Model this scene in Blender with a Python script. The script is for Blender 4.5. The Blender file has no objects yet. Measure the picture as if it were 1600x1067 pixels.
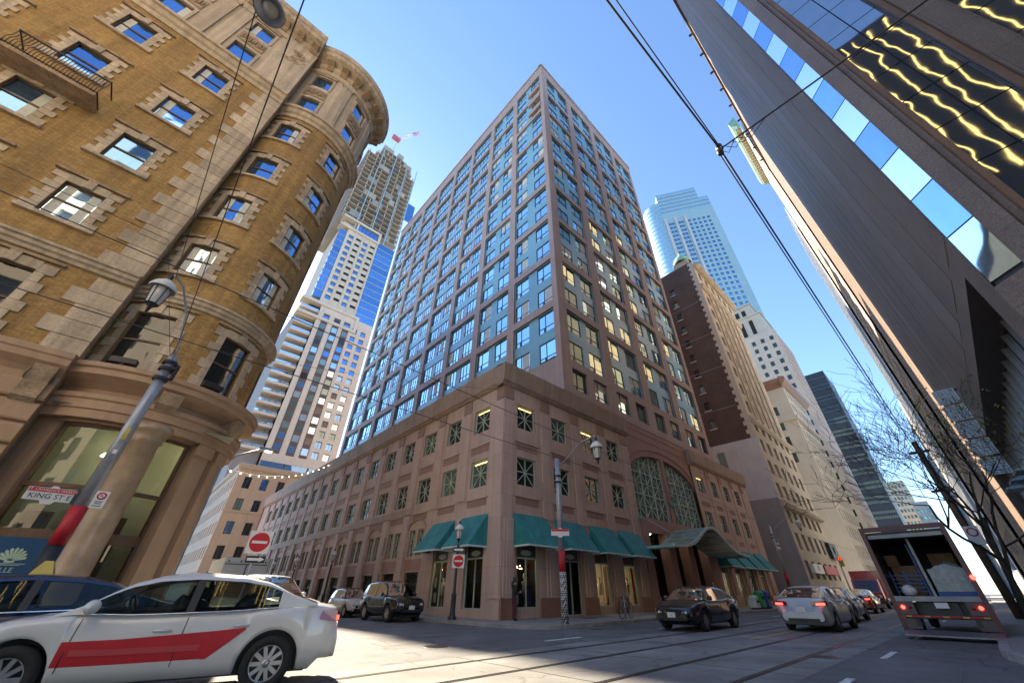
import bpy, math, random
from mathutils import Vector, Matrix
R = math.radians
random.seed(7)
SC = bpy.context.scene
COL = SC.collection

# ---------------------------------------------------------------- camera
YAW, PITCH = R(43.58), R(34.2)
cam_data = bpy.data.cameras.new('camera')
cam = bpy.data.objects.new('camera', cam_data)
COL.objects.link(cam)
SC.camera = cam
fwd = Vector((math.sin(YAW) * math.cos(PITCH), math.cos(YAW) * math.cos(PITCH), math.sin(PITCH)))
rgt = Vector((math.cos(YAW), -math.sin(YAW), 0))
upv = rgt.cross(fwd)
mw = Matrix((rgt, upv, -fwd)).transposed().to_4x4()
mw.translation = Vector((0, 0, 1.2))
cam.matrix_world = mw
cam_data.sensor_width = 36
cam_data.lens = 36 * 573.8 / 1600
cam_data.shift_x = -16.0 / 1600
cam_data.shift_y = 3.1 / 1600
cam_data.clip_start = 0.05
cam_data.clip_end = 6000

# ---------------------------------------------------------------- sky, sun, exposure
SUN_AZ, SUN_EL = R(1.75), R(36)          # azimuth from +Y towards +X
world = bpy.data.worlds.new('World')
SC.world = world
world.use_nodes = True
wn = world.node_tree
wn.nodes.clear()
sky = wn.nodes.new('ShaderNodeTexSky')
sky.sky_type = 'NISHITA'
sky.sun_disc = False
sky.sun_elevation = SUN_EL
sky.sun_rotation = SUN_AZ
sky.altitude = 100
sky.air_density = 1.1
sky.dust_density = 0.25
sky.ozone_density = 5.0
bg = wn.nodes.new('ShaderNodeBackground')
bg.inputs['Strength'].default_value = 0.085
wo = wn.nodes.new('ShaderNodeOutputWorld')
wn.links.new(sky.outputs[0], bg.inputs[0])
wn.links.new(bg.outputs[0], wo.inputs[0])
sun_data = bpy.data.lights.new('sun', 'SUN')
sun_data.energy = 4.3
sun_data.angle = R(0.53)
sun_data.color = (1.0, 0.84, 0.62)
sun = bpy.data.objects.new('sun', sun_data)
COL.objects.link(sun)
sdir = Vector((math.sin(SUN_AZ) * math.cos(SUN_EL), math.cos(SUN_AZ) * math.cos(SUN_EL), math.sin(SUN_EL)))
sun.rotation_euler = sdir.to_track_quat('Z', 'Y').to_euler()
sun.location = (0, 60, 60)
SC.view_settings.view_transform = 'Standard'
SC.view_settings.look = 'None'
SC.view_settings.gamma = 1.0
SC.view_settings.exposure = 2.2
SC.view_settings.use_curve_mapping = False
SC.cycles.max_bounces = 8
SC.cycles.diffuse_bounces = 6
SC.cycles.glossy_bounces = 4
SC.cycles.transmission_bounces = 6
SC.cycles.caustics_reflective = False
SC.cycles.caustics_refractive = False
SC.cycles.sample_clamp_indirect = 6

# ---------------------------------------------------------------- materials
MATS = {}
def mat(name, col, rough=0.7, metal=0.0, var=0.12, scale=1.5, speck=0.0, sscale=60, bump=0.0, streak=0.0,
        spec=0.5, cracks=0.0, brick=None, col2=None, emit=None, estr=0.0, trans=0.0, coat=0.0, wavy=0.0, objvar=0.0):
    if name in MATS: return MATS[name]
    m = bpy.data.materials.new(name); m.use_nodes = True
    nt = m.node_tree; N = nt.nodes; L = nt.links
    b = N['Principled BSDF']
    b.inputs['Roughness'].default_value = rough
    b.inputs['Metallic'].default_value = metal
    b.inputs['Specular IOR Level'].default_value = spec
    if coat: b.inputs['Coat Weight'].default_value = coat; b.inputs['Coat Roughness'].default_value = 0.04
    if trans: b.inputs['Transmission Weight'].default_value = trans
    geo = N.new('ShaderNodeNewGeometry')
    pos = geo.outputs['Position']
    c = N.new('ShaderNodeRGB'); c.outputs[0].default_value = (*col, 1); cur = c.outputs[0]
    if brick:
        uv = N.new('ShaderNodeUVMap'); uv.uv_map = 'UVMap'
        bt = N.new('ShaderNodeTexBrick')
        bt.inputs['Scale'].default_value = 1.0
        bt.inputs['Brick Width'].default_value = brick[0]; bt.inputs['Row Height'].default_value = brick[1]
        bt.inputs['Mortar Size'].default_value = brick[2]; bt.inputs['Mortar Smooth'].default_value = 0.1
        bt.inputs['Color1'].default_value = (*col, 1)
        bt.inputs['Color2'].default_value = (*(col2 or col), 1)
        bt.inputs['Mortar'].default_value = (*[x * 0.62 for x in col], 1)
        L.new(uv.outputs[0], bt.inputs['Vector']); cur = bt.outputs['Color']
    def mul(curc, tex, lo, hi):
        mr = N.new('ShaderNodeMapRange'); mr.inputs['From Min'].default_value = 0.3; mr.inputs['From Max'].default_value = 0.7
        mr.inputs['To Min'].default_value = lo; mr.inputs['To Max'].default_value = hi
        L.new(tex, mr.inputs['Value'])
        mx = N.new('ShaderNodeMix'); mx.data_type = 'RGBA'; mx.blend_type = 'MULTIPLY'
        mx.inputs['Factor'].default_value = 1
        L.new(curc, mx.inputs['A']); L.new(mr.outputs[0], mx.inputs['B'])
        return mx.outputs['Result']
    nz = None
    if var:
        nz = N.new('ShaderNodeTexNoise'); nz.inputs['Scale'].default_value = scale; nz.inputs['Detail'].default_value = 6
        nz.inputs['Roughness'].default_value = 0.6
        L.new(pos, nz.inputs['Vector']); cur = mul(cur, nz.outputs['Fac'], 1 - var, 1 + var)
    if streak:
        mp = N.new('ShaderNodeMapping'); mp.inputs['Scale'].default_value = (2.2, 2.2, 0.12)
        L.new(pos, mp.inputs['Vector'])
        n2 = N.new('ShaderNodeTexNoise'); n2.inputs['Scale'].default_value = 1.6; n2.inputs['Detail'].default_value = 5
        L.new(mp.outputs[0], n2.inputs['Vector']); cur = mul(cur, n2.outputs['Fac'], 1 - streak, 1 + streak * 0.6)
    if speck:
        n3 = N.new('ShaderNodeTexNoise'); n3.inputs['Scale'].default_value = sscale; n3.inputs['Detail'].default_value = 2
        L.new(pos, n3.inputs['Vector']); cur = mul(cur, n3.outputs['Fac'], 1 - speck, 1 + speck)
    if cracks:
        nw = N.new('ShaderNodeTexNoise'); nw.inputs['Scale'].default_value = 1.1; nw.inputs['Detail'].default_value = 4; L.new(pos, nw.inputs['Vector'])
        ad = N.new('ShaderNodeMix'); ad.data_type = 'RGBA'; ad.blend_type = 'LINEAR_LIGHT'; ad.inputs['Factor'].default_value = 0.55; L.new(pos, ad.inputs['A']); L.new(nw.outputs['Color'], ad.inputs['B'])
        vo = N.new('ShaderNodeTexVoronoi'); vo.feature = 'DISTANCE_TO_EDGE'; vo.inputs['Scale'].default_value = 0.3; L.new(ad.outputs['Result'], vo.inputs['Vector'])
        mr = N.new('ShaderNodeMapRange'); mr.inputs['From Max'].default_value = 0.012; mr.inputs['To Min'].default_value = 1 - cracks; L.new(vo.outputs['Distance'], mr.inputs['Value'])
        mx = N.new('ShaderNodeMix'); mx.data_type = 'RGBA'; mx.blend_type = 'MULTIPLY'; mx.inputs['Factor'].default_value = 1; L.new(cur, mx.inputs['A']); L.new(mr.outputs[0], mx.inputs['B']); cur = mx.outputs['Result']
        n5 = N.new('ShaderNodeTexNoise'); n5.inputs['Scale'].default_value = 0.22; n5.inputs['Detail'].default_value = 5; n5.inputs['Roughness'].default_value = .65; L.new(pos, n5.inputs['Vector']); cur = mul(cur, n5.outputs['Fac'], .72, 1.25)
    if objvar:
        oi = N.new('ShaderNodeObjectInfo')
        mr = N.new('ShaderNodeMapRange'); mr.inputs['To Min'].default_value = 1 - objvar; mr.inputs['To Max'].default_value = 1 + objvar
        L.new(oi.outputs['Random'], mr.inputs['Value'])
        mx = N.new('ShaderNodeMix'); mx.data_type = 'RGBA'; mx.blend_type = 'MULTIPLY'; mx.inputs['Factor'].default_value = 1
        L.new(cur, mx.inputs['A']); L.new(mr.outputs[0], mx.inputs['B']); cur = mx.outputs['Result']
    L.new(cur, b.inputs['Base Color'])
    if bump and nz:
        bp = N.new('ShaderNodeBump'); bp.inputs['Strength'].default_value = bump; bp.inputs['Distance'].default_value = 0.02
        n4 = N.new('ShaderNodeTexNoise'); n4.inputs['Scale'].default_value = sscale; n4.inputs['Detail'].default_value = 3
        L.new(pos, n4.inputs['Vector']); L.new(n4.outputs['Fac'], bp.inputs['Height']); L.new(bp.outputs[0], b.inputs['Normal'])
    if wavy:
        bp = N.new('ShaderNodeBump'); bp.inputs['Strength'].default_value = 1.0; bp.inputs['Distance'].default_value = wavy
        n4 = N.new('ShaderNodeTexNoise'); n4.inputs['Scale'].default_value = 0.9; n4.inputs['Detail'].default_value = 1
        L.new(pos, n4.inputs['Vector']); L.new(n4.outputs['Fac'], bp.inputs['Height']); L.new(bp.outputs[0], b.inputs['Normal'])
    if emit:
        b.inputs['Emission Color'].default_value = (*emit, 1); b.inputs['Emission Strength'].default_value = estr
    MATS[name] = m
    return m

M = {}
M['asphalt'] = mat('asphalt', (0.125, 0.125, 0.13), 0.8, var=0.3, scale=0.8, speck=0.25, sscale=70, bump=0.25, cracks=0.55)
M['trackbed'] = mat('trackbed_concrete', (0.20, 0.197, 0.19), 0.8, var=0.28, scale=0.7, speck=0.18, sscale=60, bump=0.2, cracks=0.4)
M['pave'] = mat('pavement_concrete', (0.25, 0.24, 0.23), 0.8, var=0.2, scale=0.9, speck=0.14, sscale=50, bump=0.15)
M['kerb'] = mat('kerb_concrete', (0.30, 0.29, 0.275), 0.8, var=0.25, scale=1.6, speck=0.12)
M['rail'] = mat('rail_steel', (0.06, 0.058, 0.055), 0.4, metal=0.6, var=0.3)
M['lwhite'] = mat('worn_white_paint', (0.6, 0.6, 0.58), 0.7, var=0.35, scale=5)
M['lyellow'] = mat('worn_yellow_paint', (0.55, 0.42, 0.08), 0.7, var=0.35, scale=5)
M['pod'] = mat('pink_brown_precast', (0.51, 0.385, 0.335), 0.75, brick=(1.675, 1.18, 0.007), col2=(0.48, 0.355, 0.305), var=0.09, scale=0.5, speck=0.1, sscale=30, streak=0.12, bump=0.12)
M['pod2'] = mat('dark_red_stone_and_shade', (0.30, 0.185, 0.15), 0.7, var=0.1, speck=0.12, sscale=30, streak=0.08)  # accent block stone; on the window panels its dark stands for recess shade
M['podc'] = mat('brown_cornice_stone', (0.34, 0.25, 0.195), 0.7, var=0.15, scale=0.6, speck=0.1, sscale=30, streak=0.2)
M['plinth'] = mat('red_granite_plinth', (0.26, 0.14, 0.10), 0.45, var=0.12, speck=0.2, sscale=50)
M['tow'] = mat('tower_brown_precast', (0.43, 0.325, 0.29), 0.72, brick=(2.35, 1.66, 0.008), col2=(0.405, 0.305, 0.27), var=0.08, scale=0.4, speck=0.08, sscale=30, streak=0.08)
M['teal'] = mat('teal_metal_panel', (0.20, 0.43, 0.53), 0.35, var=0.06, scale=0.3, spec=0.6)
M['frame'] = mat('dark_window_frame', (0.035, 0.05, 0.06), 0.4, var=0.05)
M['glass'] = mat('sky_mirror_glass', (0.46, 0.70, 0.80), 0.03, metal=0.92, var=0.04, scale=0.25, wavy=0.006, objvar=0.14)
M['glassd'] = mat('dim_green_glass', (0.20, 0.29, 0.27), 0.04, metal=0.6, var=0.1, scale=0.4, wavy=0.008, objvar=0.4)
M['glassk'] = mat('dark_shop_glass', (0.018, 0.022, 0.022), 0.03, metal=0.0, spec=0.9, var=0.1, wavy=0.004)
M['glassb'] = mat('blue_mirror_glass', (0.20, 0.40, 0.72), 0.03, metal=0.9, var=0.05, wavy=0.01, objvar=0.15)
M['glassw'] = mat('pale_mirror_glass', (0.62, 0.82, 0.95), 0.03, metal=0.9, var=0.03, wavy=0.006)
M['curtain'] = mat('pale_curtain', (0.62, 0.62, 0.55), 0.9, var=0.12, scale=3)
M['blind'] = mat('louvre_blind', (0.12, 0.13, 0.12), 0.7, var=0.15, scale=2)
M['muntin'] = mat('pale_green_metal', (0.42, 0.52, 0.45), 0.5, var=0.06)
M['awn'] = mat('teal_awning_canvas', (0.022, 0.205, 0.22), 0.8, var=0.16, scale=1.1, streak=0.25)
M['awnt'] = mat('pale_awning_binding', (0.5, 0.62, 0.63), 0.7, var=0.05)
M['cangl'] = mat('canopy_glazing', (0.62, 0.78, 0.76), 0.35, var=0.08, scale=1, trans=0.75)
M['canfr'] = mat('canopy_green_metal', (0.26, 0.44, 0.40), 0.45, var=0.08)
M['brick'] = mat('tan_brick', (0.43, 0.28, 0.10), 0.85, var=0.22, scale=0.55, brick=(0.22, 0.075, 0.008), col2=(0.34, 0.19, 0.065), speck=0.14, sscale=9, streak=0.24)
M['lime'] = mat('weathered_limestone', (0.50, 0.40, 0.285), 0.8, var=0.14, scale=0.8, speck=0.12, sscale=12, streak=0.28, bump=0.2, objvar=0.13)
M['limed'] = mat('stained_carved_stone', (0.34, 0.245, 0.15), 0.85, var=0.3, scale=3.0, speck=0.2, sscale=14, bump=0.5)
M['sand'] = mat('brown_sandstone', (0.42, 0.275, 0.17), 0.7, var=0.14, scale=0.7, speck=0.08, streak=0.12, bump=0.1)
M['marble'] = mat('polished_brown_column', (0.36, 0.26, 0.165), 0.32, var=0.3, scale=1.6, streak=0.15)
M['gran'] = mat('brown_grey_granite', (0.215, 0.155, 0.12), 0.55, brick=(1.9, 1.79, 0.012), col2=(0.195, 0.14, 0.11), var=0.14, scale=0.5, speck=0.3, sscale=26, bump=0.1, streak=0.08)
M['granr'] = mat('rust_brown_granite', (0.22, 0.125, 0.075), 0.5, var=0.2, scale=0.6, speck=0.22, sscale=26)
M['glassx'] = mat('black_gold_glass', (0.42, 0.46, 0.52), 0.03, metal=0.9, var=0.05, wavy=0.009)
M['cream'] = mat('cream_precast', (0.64, 0.575, 0.475), 0.8, var=0.06, scale=0.2, streak=0.06)
M['bronze'] = mat('dark_bronze_panel', (0.10, 0.075, 0.07), 0.5, var=0.1)
M['conc'] = mat('raw_concrete', (0.42, 0.385, 0.33), 0.9, var=0.16, scale=0.15)
M['beige'] = mat('beige_stone', (0.47, 0.395, 0.31), 0.8, var=0.1, scale=0.3, streak=0.1)
M['brown'] = mat('dark_brown_brick', (0.125, 0.088, 0.07), 0.9, var=0.2, scale=0.3, brick=(0.6, 0.2, 0.02), col2=(0.105, 0.075, 0.06), streak=0.12)
M['wpaint'] = mat('white_painted_wall', (0.55, 0.56, 0.57), 0.85, var=0.08, scale=0.4, streak=0.08)
M['gstone'] = mat('grey_rendered_wall', (0.30, 0.29, 0.285), 0.85, var=0.1, scale=0.4, streak=0.08)
M['pstone'] = mat('pale_grey_stone', (0.55, 0.49, 0.40), 0.8, var=0.08, scale=0.2, streak=0.08)
M['copper'] = mat('green_copper', (0.22, 0.42, 0.33), 0.7, var=0.2, scale=1.0)
M['paleb'] = mat('pale_blue_white_cladding', (0.32, 0.50, 0.58), 0.5, var=0.05, scale=0.1)
M['blackst'] = mat('black_steel_cladding', (0.035, 0.04, 0.05), 0.5, var=0.1)
M['black'] = mat('black_metal', (0.02, 0.02, 0.022), 0.45, var=0.1)
M['steel'] = mat('galvanised_steel', (0.36, 0.38, 0.41), 0.45, metal=0.5, var=0.15, scale=3)
M['white'] = mat('white_enamel', (0.72, 0.72, 0.70), 0.45, var=0.06)
M['redp'] = mat('red_vinyl', (0.45, 0.012, 0.02), 0.5, var=0.12, scale=3)
M['signred'] = mat('sign_red', (0.55, 0.012, 0.02), 0.4, var=0.04)
M['signblk'] = mat('sign_black', (0.012, 0.012, 0.012), 0.5, var=0.0)
M['signblue'] = mat('sign_navy_blue', (0.006, 0.055, 0.15), 0.4, var=0.1)
M['signgrn'] = mat('pale_green_print', (0.42, 0.55, 0.42), 0.5, var=0.05)
M['lampg'] = mat('lamp_glass', (0.55, 0.53, 0.48), 0.15, var=0.1, spec=0.7)
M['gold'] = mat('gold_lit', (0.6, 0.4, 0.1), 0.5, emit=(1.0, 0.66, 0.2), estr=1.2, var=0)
M['litwarm'] = mat('warm_pane_glow', (0.6, 0.5, 0.3), 0.8, emit=(1.0, 0.8, 0.42), estr=0.15, var=0.3, scale=2.0)
M['shoplit'] = mat('glowing_shop_wall', (0.6, 0.5, 0.3), 0.8, emit=(1.0, 0.78, 0.36), estr=0.42, var=0.35, scale=2.5)
M['bulb'] = mat('lit_bulb', (1, 0.8, 0.5), 0.5, emit=(1.0, 0.75, 0.4), estr=5, var=0)
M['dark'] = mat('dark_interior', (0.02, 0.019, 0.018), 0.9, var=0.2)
M['wood'] = mat('brown_timber', (0.13, 0.075, 0.045), 0.6, var=0.25, scale=4)
M['tread'] = mat('rubber', (0.018, 0.018, 0.018), 0.85, var=0.15)
M['rim'] = mat('alloy_rim', (0.42, 0.42, 0.43), 0.3, metal=0.8, var=0.08)
M['chrome'] = mat('chrome', (0.7, 0.7, 0.7), 0.12, metal=1.0, var=0)
M['tail'] = mat('lit_tail_lamp', (0.5, 0.01, 0.01), 0.2, emit=(1.0, 0.03, 0.02), estr=3.0, var=0)
M['tailo'] = mat('red_tail_lens', (0.28, 0.008, 0.012), 0.15, var=0, spec=0.8)
M['headl'] = mat('headlamp_lens', (0.62, 0.62, 0.60), 0.12, var=0.1, spec=0.9)
M['bark'] = mat('dark_bark', (0.045, 0.035, 0.028), 0.9, var=0.3, scale=6, bump=0.3)
M['leaf'] = mat('yellow_green_leaf', (0.24, 0.22, 0.03), 0.6, var=0.3, scale=4)

# ---------------------------------------------------------------- mesh builder
class Flat:                       # straight wall: u to the right seen from outside, v up, n outward
    def __init__(s, x, y, ux, uy, z=0.0):
        l = math.hypot(ux, uy); s.o = (x, y, z); s.u = (ux / l, uy / l); s.n = (uy / l, -ux / l); s.seg = None
    def p(s, u, v, n=0.0):
        return (s.o[0] + s.u[0] * u + s.n[0] * n, s.o[1] + s.u[1] * u + s.n[1] * n, s.o[2] + v)
    def rz(s): return math.atan2(s.u[1], s.u[0])
class Drum:                       # round wall: u = arc length, u=0 faces -y
    def __init__(s, cx, cy, r, z=0.0):
        s.c = (cx, cy, z); s.r = r; s.seg = 0.22
    def p(s, u, v, n=0.0):
        a = u / s.r; q = s.r + n
        return (s.c[0] + q * math.sin(a), s.c[1] - q * math.cos(a), s.c[2] + v)

class MB:
    def __init__(s): s.v = []; s.f = []; s.m = []; s.uv = []; s.sm = []
    def vert(s, p, uv=(0, 0)): s.v.append(tuple(p)); s.uv.append(uv); return len(s.v) - 1
    def face(s, idx, mi=0, sm=False): s.f.append(tuple(idx)); s.m.append(mi); s.sm.append(sm)
    def quad(s, a, b, c, d, mi=0, uv=None):
        uv = uv or ((0, 0),) * 4
        i = [s.vert(p, q) for p, q in zip((a, b, c, d), uv)]; s.face(i, mi)
    def poly(s, pts, mi=0): s.face([s.vert(p) for p in pts], mi)
    def box(s, x0, x1, y0, y1, z0, z1, mi=0):
        b = len(s.v)
        for p in ((x0, y0, z0), (x1, y0, z0), (x1, y1, z0), (x0, y1, z0), (x0, y0, z1), (x1, y0, z1), (x1, y1, z1), (x0, y1, z1)): s.vert(p)
        for f in ((0, 3, 2, 1), (4, 5, 6, 7), (0, 1, 5, 4), (1, 2, 6, 5), (2, 3, 7, 6), (3, 0, 4, 7)): s.face([b + i for i in f], mi)
        return s
    def wbox(s, W, u0, u1, v0, v1, n0, n1, mi=0):
        k = 1 if not W.seg else max(1, int(math.ceil(abs(u1 - u0) / W.seg)))
        us = [u0 + (u1 - u0) * i / k for i in range(k + 1)]
        b = len(s.v)
        for u in us:
            for (v, n) in ((v0, n0), (v0, n1), (v1, n1), (v1, n0)): s.vert(W.p(u, v, n), (u, v))
        for i in range(k):
            a = b + 4 * i; c = a + 4
            for j in range(4):
                j2 = (j + 1) % 4; s.face((a + j, c + j, c + j2, a + j2), mi)
        s.face((b, b + 1, b + 2, b + 3), mi); e = b + 4 * k; s.face((e + 3, e + 2, e + 1, e), mi)
        return s
    def wprof(s, W, u0, u1, prof, mi=0):          # moulding: closed (n, v) outline swept along the wall
        k = 1 if not W.seg else max(1, int(math.ceil(abs(u1 - u0) / W.seg)))
        n = len(prof); b = len(s.v)
        for i in range(k + 1):
            u = u0 + (u1 - u0) * i / k
            for (q, v) in prof: s.vert(W.p(u, v, q), (u, v))
        for i in range(k):
            for j in range(n):
                j2 = (j + 1) % n; s.face((b + i * n + j, b + (i + 1) * n + j, b + (i + 1) * n + j2, b + i * n + j2), mi)
        s.face([b + j for j in range(n)], mi); s.face([b + k * n + j for j in reversed(range(n))], mi)
        return s
    def wall(s, W, u0, u1, v0, v1, holes=(), depth=0.25, mi=0, rmi=None, n=0.0):
        rmi = mi if rmi is None else rmi
        us = {u0, u1}; vs = {v0, v1}
        for h in holes: us |= {h[0], h[1]}; vs |= {h[2], h[3]}
        us = sorted(u for u in us if u0 - 1e-6 <= u <= u1 + 1e-6); vs = sorted(v for v in vs if v0 - 1e-6 <= v <= v1 + 1e-6)
        if W.seg:
            o = []
            for a, b in zip(us, us[1:]):
                k = max(1, int(math.ceil((b - a) / W.seg))); o += [a + (b - a) * i / k for i in range(k)]
            us = o + [us[-1]]
        for a, b in zip(us, us[1:]):
            um = (a + b) / 2; hu = [h for h in holes if h[0] < um < h[1]]
            run = None
            for c, d in zip(vs, vs[1:]):
                vm = (c + d) / 2
                if any(h[2] < vm < h[3] for h in hu):
                    if run is not None: s.quad(W.p(a, run, n), W.p(b, run, n), W.p(b, c, n), W.p(a, c, n), mi, ((a, run), (b, run), (b, c), (a, c))); run = None
                elif run is None: run = c
            if run is not None: s.quad(W.p(a, run, n), W.p(b, run, n), W.p(b, v1, n), W.p(a, v1, n), mi, ((a, run), (b, run), (b, v1), (a, v1)))
        for (a, b, c, d) in holes:
            k = 1 if not W.seg else max(1, int(math.ceil((b - a) / W.seg)))
            for i in range(k):
                e = a + (b - a) * i / k; g = a + (b - a) * (i + 1) / k
                s.quad(W.p(e, c, n), W.p(g, c, n), W.p(g, c, n - depth), W.p(e, c, n - depth), rmi)
                s.quad(W.p(g, d, n), W.p(e, d, n), W.p(e, d, n - depth), W.p(g, d, n - depth), rmi)
            s.quad(W.p(a, d, n), W.p(a, c, n), W.p(a, c, n - depth), W.p(a, d, n - depth), rmi)
            s.quad(W.p(b, c, n), W.p(b, d, n), W.p(b, d, n - depth), W.p(b, c, n - depth), rmi)
        return s
    def pane(s, W, u0, u1, v0, v1, n, mi=0):
        k = 1 if not W.seg else max(1, int(math.ceil((u1 - u0) / W.seg)))
        for i in range(k):
            a = u0 + (u1 - u0) * i / k; b = u0 + (u1 - u0) * (i + 1) / k
            s.quad(W.p(a, v0, n), W.p(b, v0, n), W.p(b, v1, n), W.p(a, v1, n), mi)
        return s
    def tube(s, pts, r, seg=8, mi=0, caps=True):
        pts = [Vector(p) for p in pts]; n = len(pts)
        rs = r if isinstance(r, (list, tuple)) else [r] * n
        b = len(s.v); prev = None
        for i, p in enumerate(pts):
            t = (pts[min(i + 1, n - 1)] - pts[max(i - 1, 0)]).normalized()
            if prev is None: a = t.orthogonal().normalized()
            else: a = (prev - t * prev.dot(t)); a = a.normalized() if a.length > 1e-6 else t.orthogonal().normalized()
            prev = a; c = t.cross(a)
            for j in range(seg):
                q = 2 * math.pi * j / seg; s.vert(p + (a * math.cos(q) + c * math.sin(q)) * rs[i])
        for i in range(n - 1):
            for j in range(seg):
                j2 = (j + 1) % seg; s.face((b + i * seg + j, b + i * seg + j2, b + (i + 1) * seg + j2, b + (i + 1) * seg + j), mi, True)
        if caps:
            s.face([b + j for j in reversed(range(seg))], mi); s.face([b + (n - 1) * seg + j for j in range(seg)], mi)
        return s
    def lathe(s, prof, c=(0, 0, 0), seg=20, mi=0, axis='z', a0=0, a1=2 * math.pi):
        b = len(s.v); n = len(prof); full = abs(a1 - a0 - 2 * math.pi) < 1e-6; k = seg if full else seg + 1
        for j in range(k):
            q = a0 + (a1 - a0) * j / seg
            for (r, h) in prof:
                d = (r * math.cos(q), r * math.sin(q), h)
                if axis == 'y': d = (d[0], d[2], d[1])
                if axis == 'x': d = (d[2], d[0], d[1])
                s.vert((c[0] + d[0], c[1] + d[1], c[2] + d[2]))
        for j in range(seg):
            j2 = (j + 1) % k if full else j + 1
            for i in range(n - 1): s.face((b + j * n + i, b + j2 * n + i, b + j2 * n + i + 1, b + j * n + i + 1), mi, True)
        return s
    def bar(s, a, b, w, h=None, mi=0):            # square bar between two points
        a = Vector(a); b = Vector(b); t = (b - a).normalized(); h = h or w
        x = t.cross(Vector((0, 0, 1))); x = x.normalized() if x.length > 1e-4 else Vector((1, 0, 0)); y = x.cross(t)
        i0 = len(s.v)
        for p in (a, b):
            for (i, j) in ((-1, -1), (1, -1), (1, 1), (-1, 1)): s.vert(p + x * (i * w / 2) + y * (j * h / 2))
        for j in range(4): j2 = (j + 1) % 4; s.face((i0 + j, i0 + 4 + j, i0 + 4 + j2, i0 + j2), mi)
        s.face((i0, i0 + 1, i0 + 2, i0 + 3), mi); s.face((i0 + 7, i0 + 6, i0 + 5, i0 + 4), mi)
        return s
    def mesh(s, name, mats):
        me = bpy.data.meshes.new(name); me.from_pydata(s.v, [], s.f)
        for m in mats: me.materials.append(m)
        me.polygons.foreach_set('material_index', s.m); me.polygons.foreach_set('use_smooth', s.sm)
        l = me.uv_layers.new(name='UVMap')
        li = [0] * len(me.loops); me.loops.foreach_get('vertex_index', li)
        flat = []
        for i in li: flat += s.uv[i]
        l.data.foreach_set('uv', flat); me.update()
        return me

def tag(o, label=None, cat=None, group=None, kind=None):
    if label: o['label'] = label
    if cat: o['category'] = cat
    if group: o['group'] = group
    if kind: o['kind'] = kind
    return o
def thing(name, label, cat, loc=(0, 0, 0), rz=0.0, group=None):
    o = bpy.data.objects.new(name, None); COL.objects.link(o); o.empty_display_size = 0.2
    o.location = loc; o.rotation_euler = (0, 0, rz)
    return tag(o, label, cat, group)
def mlist(m): return [M[x] if isinstance(x, str) else x for x in (m if isinstance(m, (list, tuple)) else [m])]
def obj(name, mb, mats, parent=None, world=True, loc=None, rz=None, label=None):
    """mb: MB or mesh. world=True: vertices are world coordinates and the parent is an unrotated Empty."""
    me = mb if isinstance(mb, bpy.types.Mesh) else mb.mesh(name, mlist(mats))
    o = bpy.data.objects.new(name, me); COL.objects.link(o)
    if parent:
        o.parent = parent
        if world: o.location = Vector(loc or (0, 0, 0)) - world_loc(parent)
        elif loc: o.location = loc
    elif loc: o.location = loc
    if rz is not None: o.rotation_euler = (0, 0, rz)
    if label: o['label'] = label
    if name == 'lettering': o['kind'] = 'stuff'
    return o
def world_loc(o):
    v = Vector(o.location)
    while o.parent: o = o.parent; v += Vector(o.location)
    return v
def struct(name, mb, mats): return tag(obj(name, mb, mats), kind='structure')
def inst(name, me, W, u, v, n, parent):          # shared mesh placed on a straight wall
    return obj(name, me, None, parent, True, W.p(u, v, n), W.rz())
def wmesh(name, fn, mats):
    mb = MB(); fn(mb); return mb.mesh(name, mlist(mats))
class LW:                                          # local wall frame for shared meshes (x = u, y = -n, z = v)
    seg = None
    def p(s, u, v, n=0.0): return (u, -n, v)
lw = LW()
def text_mesh(body, size, mat_, depth=0.004):
    cu = bpy.data.curves.new('txt', 'FONT'); cu.body = body; cu.size = size; cu.extrude = depth; cu.align_x = 'CENTER'; cu.align_y = 'CENTER'
    cu.resolution_u = 2
    o = bpy.data.objects.new('txt', cu); COL.objects.link(o)
    me = bpy.data.meshes.new_from_object(o.evaluated_get(bpy.context.evaluated_depsgraph_get()))
    bpy.data.objects.remove(o); bpy.data.curves.remove(cu)
    me.materials.clear(); me.materials.append(M[mat_] if isinstance(mat_, str) else mat_)
    me.transform(Matrix.Rotation(R(90), 4, 'X'))   # upright, reads from -y
    return me
# ================================================================ ground, road, pavements
g = MB(); g.quad((-900, -900, 0), (1500, -900, 0), (1500, 1500, 0), (-900, 1500, 0)); struct('road_ground', g, 'asphalt')
# streetcar track bed along the main street with two pairs of grooved rails
g = MB(); g.quad((-120, 2.75, .004), (420, 2.75, .004), (420, 8.9, .004), (-120, 8.9, .004)); tb = struct('track_bed', g, 'trackbed')
for ry in (3.4, 4.9, 6.65, 8.15):
    g = MB(); g.box(-120, 420, ry - .045, ry + .045, .003, .009); g.box(-120, 420, ry + .075, ry + .10, .003, .0075)
    obj('rail', g, 'rail', tb)
random.seed(3)
for i in range(26):                                   # cut joints across the concrete track bed
    x = -18 + i * 3.05; g = MB(); g.box(x, x + .025, 2.76, 8.89, .0035, .0062); obj('expansion_joint', g, 'rail', tb)
mk = [('lwhite', x, 2.2, 1.6) for x in (8.2, 13.2, 19.4, 25.6, 31.8, 38, 46, 56, 68)] + [('lwhite', x, 9.9, 1.7) for x in (10.4, 17.2, 24, 31, 38, 46, 56)]
for m, x, y, l in mk:
    g = MB(); g.box(x, x + l, y - .06, y + .06, .0, .0085); tag(obj('lane_dash', g, m), kind='structure')
g = MB(); g.box(15.5, 160, 5.72, 5.82, .004, .0085); tag(obj('centre_line', g, 'lyellow'), kind='structure')
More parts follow.
